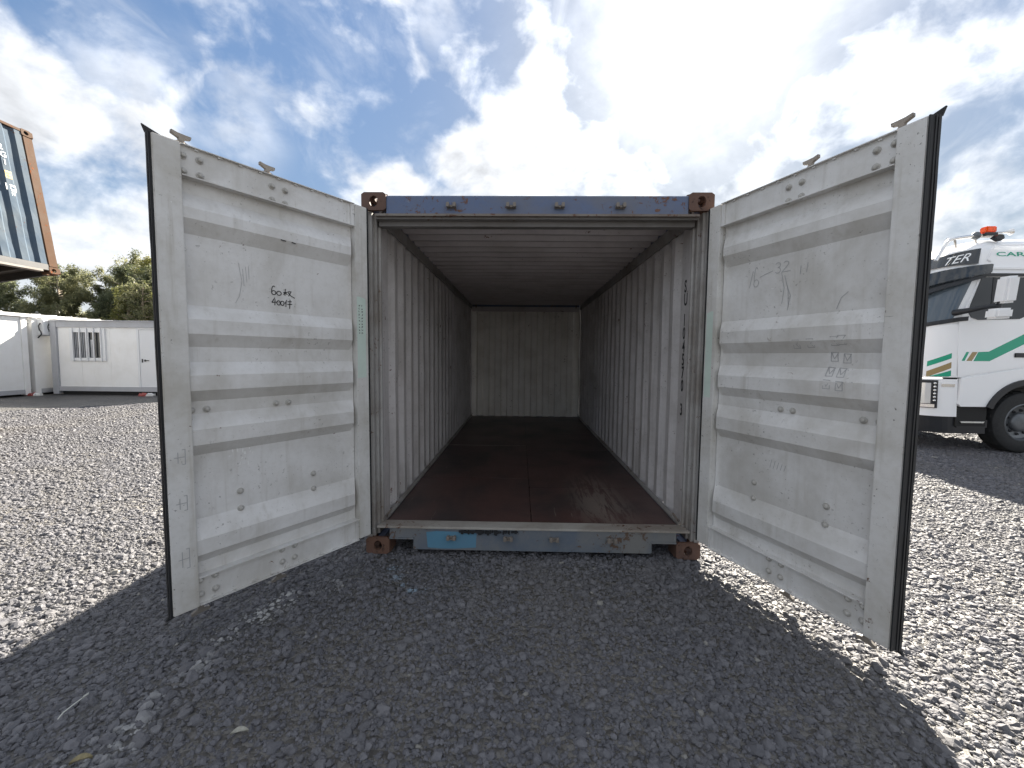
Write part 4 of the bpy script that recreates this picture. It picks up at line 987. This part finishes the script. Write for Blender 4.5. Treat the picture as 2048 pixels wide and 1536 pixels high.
mb = MB(); mb.tube([p2, (q2[0]-.13, q2[1], q2[2]-.005), (q2[0]-.05, q2[1], q2[2]), q2], [.013, .014, .03, .052], 12); tb(mb, 'air_horn', M_chrome, smooth=50)
p3 = rz_(7.085, 3.31); mb = MB(); mb.prism([(p3[0]-.085, p3[2]), (p3[0]-.02, p3[2]+.05), (p3[0]+.06, p3[2]+.045), (p3[0]+.075, p3[2]-.01), (p3[0]+.02, p3[2]-.05)], (p3[1]-.15, p3[1]-.07), 'y'); tb(mb, 'work_lamp', M_plast, bevel=.006)
# mirrors on their arm
def mirror(x0, x1, z0, z1, y0, y1, nm, sl):
    mb = MB(); mb.prism([(x0, z0), (x1, z0+.01), (x1+sl, z1), (x0+sl, z1-.01)], (y0, y1), 'y'); return tb(mb, nm, M_white, bevel=.03, smooth=60)
mi = mirror(6.91, 7.085, 2.30, 2.70, YS-.44, YS-.26, 'mirror', .035)
mirror(6.80, 7.05, 2.072, 2.235, YS-.44, YS-.26, 'lower_mirror', .012)
mb = MB(); mb.tube([(6.66, YS+.02, 2.20), (6.70, YS-.15, 2.22), (6.86, YS-.30, 2.27), (6.97, YS-.32, 2.275)], [.05, .04, .03, .025], 8); mb.tube([(6.96, YS-.32, 2.22), (6.96, YS-.32, 2.34)], .03, 8); tb(mb, 'mirror_arm', M_plast, smooth=50)
# step and undercarriage
mb = MB(); mb.box(6.83, 7.30, YS+.01, YS+.28, .40, .52); tb(mb, 'entry_step', M_plast)
mb = MB(); mb.prism([(6.88, .475), (6.86, .50), (7.24, .50), (7.22, .475)], (YS-.012, YS+.009), 'y'); tb(mb, 'step_edge', M_silver)
mb = MB(); mb.box(6.85, 13.2, YM-.45, YM-.33, .62, .90); mb.box(6.85, 13.2, YM+.33, YM+.45, .62, .90); mb.box(7.7, 8.05, YM-.95, YM+.95, .40, .56); mb.box(6.9, 8.5, YM-.9, YM+.9, .60, 1.0); tb(mb, 'chassis', M_cabdark)
def wheel(x, y, side):
    w_ = MB(); w_.lathe([(.30, .02), (.42, .0), (.475, .03), (.49, .07), (.49, .25), (.475, .29), (.42, .315), (.30, .30)], (0, 0, 0), 'y', 40)
    for k in range(48):
        a = 2*pi*k/48
        if k % 2 == 0: w_.add([(r_*cos(a+da), yy, r_*sin(a+da)) for r_ in (.488, .497) for yy in (.06, .26) for da in (0, .075)], [(4, 5, 7, 6), (0, 4, 6, 2), (1, 3, 7, 5), (0, 1, 5, 4), (2, 6, 7, 3)])
    if side < 0: w_.v = [(p[0], -p[1], p[2]) for p in w_.v]
    wh = link(w_.mesh('wheel', M_tyre, smooth=40), 'wheel', TR, (x-7.87, y-YM, .482))
    r_ = MB(); r_.lathe([(.300, .04), (.302, .018), (.285, .012), (.270, .035), (.255, .075), (.225, .085), (.155, .10), (.150, .06), (.135, .045), (.10, .03), (.0005, .025)], (0, 0, 0), 'y', 40)
    if side < 0: r_.v = [(p[0], -p[1], p[2]) for p in r_.v]
    link(r_.mesh('rim', M_rim, smooth=40), 'rim', wh)
    nb = MB(); nb.lathe([(.024, .0), (.022, -.012), (.014, -.016), (.012, -.034), (.0005, -.036)], (0, 0, 0), 'y', 8); nm = nb.mesh('lug_nut', M_plast, smooth=40)
    for k in range(10):
        a = 2*pi*k/10+.2; link(nm, 'lug_nut', wh, (.19*cos(a), .09*side, .19*sin(a)))
    return wh
wheel(7.90, YS+.02, 1); wheel(7.90, 2*YM-YS-.02, -1); wheel(11.6, YS+.05, 1); wheel(11.6, 2*YM-YS-.05, -1)

# ================================================================== TREES
def tree_meshes(seed, H, spread, lean, leafm, n, low=.25, droop=.0, lsz=.20):
    rng = random.Random(seed); tk = MB(); cw = MB()
    base = Vector((0, 0, -.05)); pts = []; rs = []
    for i in range(8):
        t_ = i/7; pts.append(Vector((lean*t_*H*.12+.12*sin(t_*5+seed), .1*sin(t_*4+seed*2), t_*H*.93-.05))); rs.append(.16*(H/8)*(1-t_)**.8+.02)
    tk.tube(pts, rs, 8)
    tips = []
    for k in range(30):
        t_ = low+(1-low)*(k+.5)/30; i = min(6, int(t_*7)); p = pts[i].lerp(pts[i+1], t_*7-i)
        a = rng.uniform(0, 6.28); Lb = spread*(1.05-.55*t_)*rng.uniform(.55, 1.1); up = rng.uniform(.25, .75)
        m_ = p+Vector((cos(a)*Lb*.5, sin(a)*Lb*.5, Lb*.22*up)); e = p+Vector((cos(a)*Lb, sin(a)*Lb, Lb*up))
        tk.tube([p, m_, e], [.055*(1.1-t_)+.012, .035*(1.1-t_)+.01, .008], 5)
        for c_ in (m_, e, m_.lerp(e, .5), e+Vector((rng.uniform(-.4, .4), rng.uniform(-.4, .4), rng.uniform(0, .4)))): tips.append((c_, rng.uniform(.28, .62)*spread*.27))
    tips.append((pts[-1], .3*spread)); tips.append((pts[-1]+Vector((0, 0, .3)), .22*spread))
    per = n//len(tips)
    for c_, r in tips:
        for k in range(per):
            v_ = Vector((rng.gauss(0, 1), rng.gauss(0, 1), rng.gauss(0, .8))); v_ = v_.normalized()*r*rng.uniform(.35, 1.0)**.6
            p = c_+v_; p.z -= droop*rng.random()
            a = Vector((rng.gauss(0, 1), rng.gauss(0, 1), rng.gauss(-.7, .7))).normalized(); b = a.orthogonal().normalized(); b.rotate(Matrix.Rotation(rng.uniform(0, 6.28), 3, a))
            L = lsz*rng.uniform(.6, 1.3); w_ = L*rng.uniform(.3, .5)
            cw.add([p-b*w_*.5, p+a*L*.5-b*w_*.1, p+a*L, p+a*L*.45+b*w_*.5], [(0, 1, 2, 3)])
    return tk.mesh('trunk', M_bark, smooth=60, fix=False), cw.mesh('crown', leafm, fix=False)
TREES = [ # px-derived x, y, height, spread, lean, leaf, n, label
 (-31.0, 19.0, 5.30, 2.6, .3, M_leafC, 20655, .2, 'dark bushy eucalyptus under the leaning blue container at the far left'),
 (-28.6, 19.0, 5.46, 2.3, -.3, M_leafC, 20655, .2, 'dark broad eucalyptus second from the left edge above the white roof'),
 (-26.2, 20.0, 6.16, 2.2, .2, M_leafA, 20655, .3, 'olive eucalyptus just right of the rusty container corner'),
 (-24.6, 22.0, 7.33, 1.7, .4, M_leafA, 10557, .45, 'tallest eucalyptus with a thin airy crown rising above its neighbours'),
 (-22.4, 21.0, 6.47, 2.2, -.2, M_leafC, 20655, .2, 'dense dark eucalyptus right of the tall airy one'),
 (-22.0, 22.5, 7.18, 1.7, .1, M_leafB, 16065, .4, 'yellow-green eucalyptus with the brightest crown in the row'),
 (-20.2, 21.0, 6.47, 1.9, .3, M_leafA, 19507, .3, 'olive eucalyptus with a pale slanting trunk behind the cabin window'),
 (-18.6, 21.5, 6.40, 1.7, -.2, M_leafB, 18360, .35, 'light green eucalyptus with a thin pale trunk above the cabin door'),
 (-17.0, 21.0, 6.16, 1.7, .2, M_leafA, 18360, .35, 'eucalyptus half hidden by the edge of the left container door'),
 (-25.3, 22.2, 5.4, 2.0, .1, M_leafC, 12000, .05, 'low bushy eucalyptus filling the gap left of the tall airy one'),
 (-27.3, 21.8, 5.9, 2.1, .1, M_leafA, 12000, .05, 'rounded olive eucalyptus behind the two dark ones at the left'),
 (-23.5, 23.0, 6.2, 2.2, .0, M_leafA, 12000, .05, 'broad olive eucalyptus standing behind the dense dark one'),
 (-20.9, 23.0, 6.0, 2.2, .0, M_leafC, 12000, .05, 'dark eucalyptus filling in behind the pale-stemmed saplings'),
 (-33.8, 19.5, 5.62, 2.6, .2, M_leafC, 18360, .2, 'dark eucalyptus at the outermost left of the tree row'),
 (-15.0, 22.0, 6.55, 2.0, .2, M_leafA, 18360, .3, 'eucalyptus hidden behind the left container door'),
]
for i, (x, y, H, sp_, ln, lm, n, low, lab) in enumerate(TREES):
    tk, cw = tree_meshes(11+i*3, H, sp_, ln, lm, int(n*1.5), low, .22, .16)
    T_ = thing('eucalyptus_tree', lab, 'tree', (x, y, 0), 'eucalyptus trees behind the cabins')
    link(tk, 'trunk', T_); link(cw, 'crown', T_)
mb = MB(); rng_ = random.Random(5)
for k in range(9000):
    x = rng_.uniform(-60, 90); h = 3.2+2.2*mnoise.noise(Vector((x*.09, 2.0, 0)))+1.6*mnoise.noise(Vector((x*.5, 5.0, 0)))
    p = Vector((x, 66+rng_.uniform(-4, 4)+abs(x)*.12, max(.1, (h+1.2)*rng_.random()**.6))); a_ = Vector((rng_.gauss(0, 1), rng_.gauss(0, 1), rng_.gauss(0, 1))).normalized(); b_ = a_.orthogonal().normalized()
    mb.add([p-b_*.25, p+a_*.4-b_*.05, p+a_*.8, p+a_*.4+b_*.3], [(0, 1, 2, 3)])
tag(mb.build('distant_wood', M_leafC, None, fix=False, kind='stuff'), 'low distant wood along the far edge of the yard', 'wood')
SAPL = [(-21.2, 18.8, 5.0), (-19.8, 18.6, 5.3), (-17.9, 18.4, 4.9), (-18.9, 18.9, 5.2), (-16.6, 18.5, 5.0)]
for i, (x, y, H) in enumerate(SAPL):
    tk, cw = tree_meshes(71+i*5, H, 1.1, (.6, .1, -.1, .2, .1)[i], (M_leafB, M_leafA)[i % 2], 4200, .5, .1, .17)
    T_ = thing('eucalyptus_sapling', ('slender sapling with a leaning pale stem behind the barred window', 'upright pale-stemmed sapling right of the leaning one', 'thin sapling with a bare white stem above the door of the cabin', 'slim young tree between the two pale-stemmed saplings', 'thin sapling at the edge of the left container door')[i], 'sapling', (x, y, 0), 'young trees in front of the eucalyptus row')
    link(tk, 'trunk', T_); link(cw, 'crown', T_)
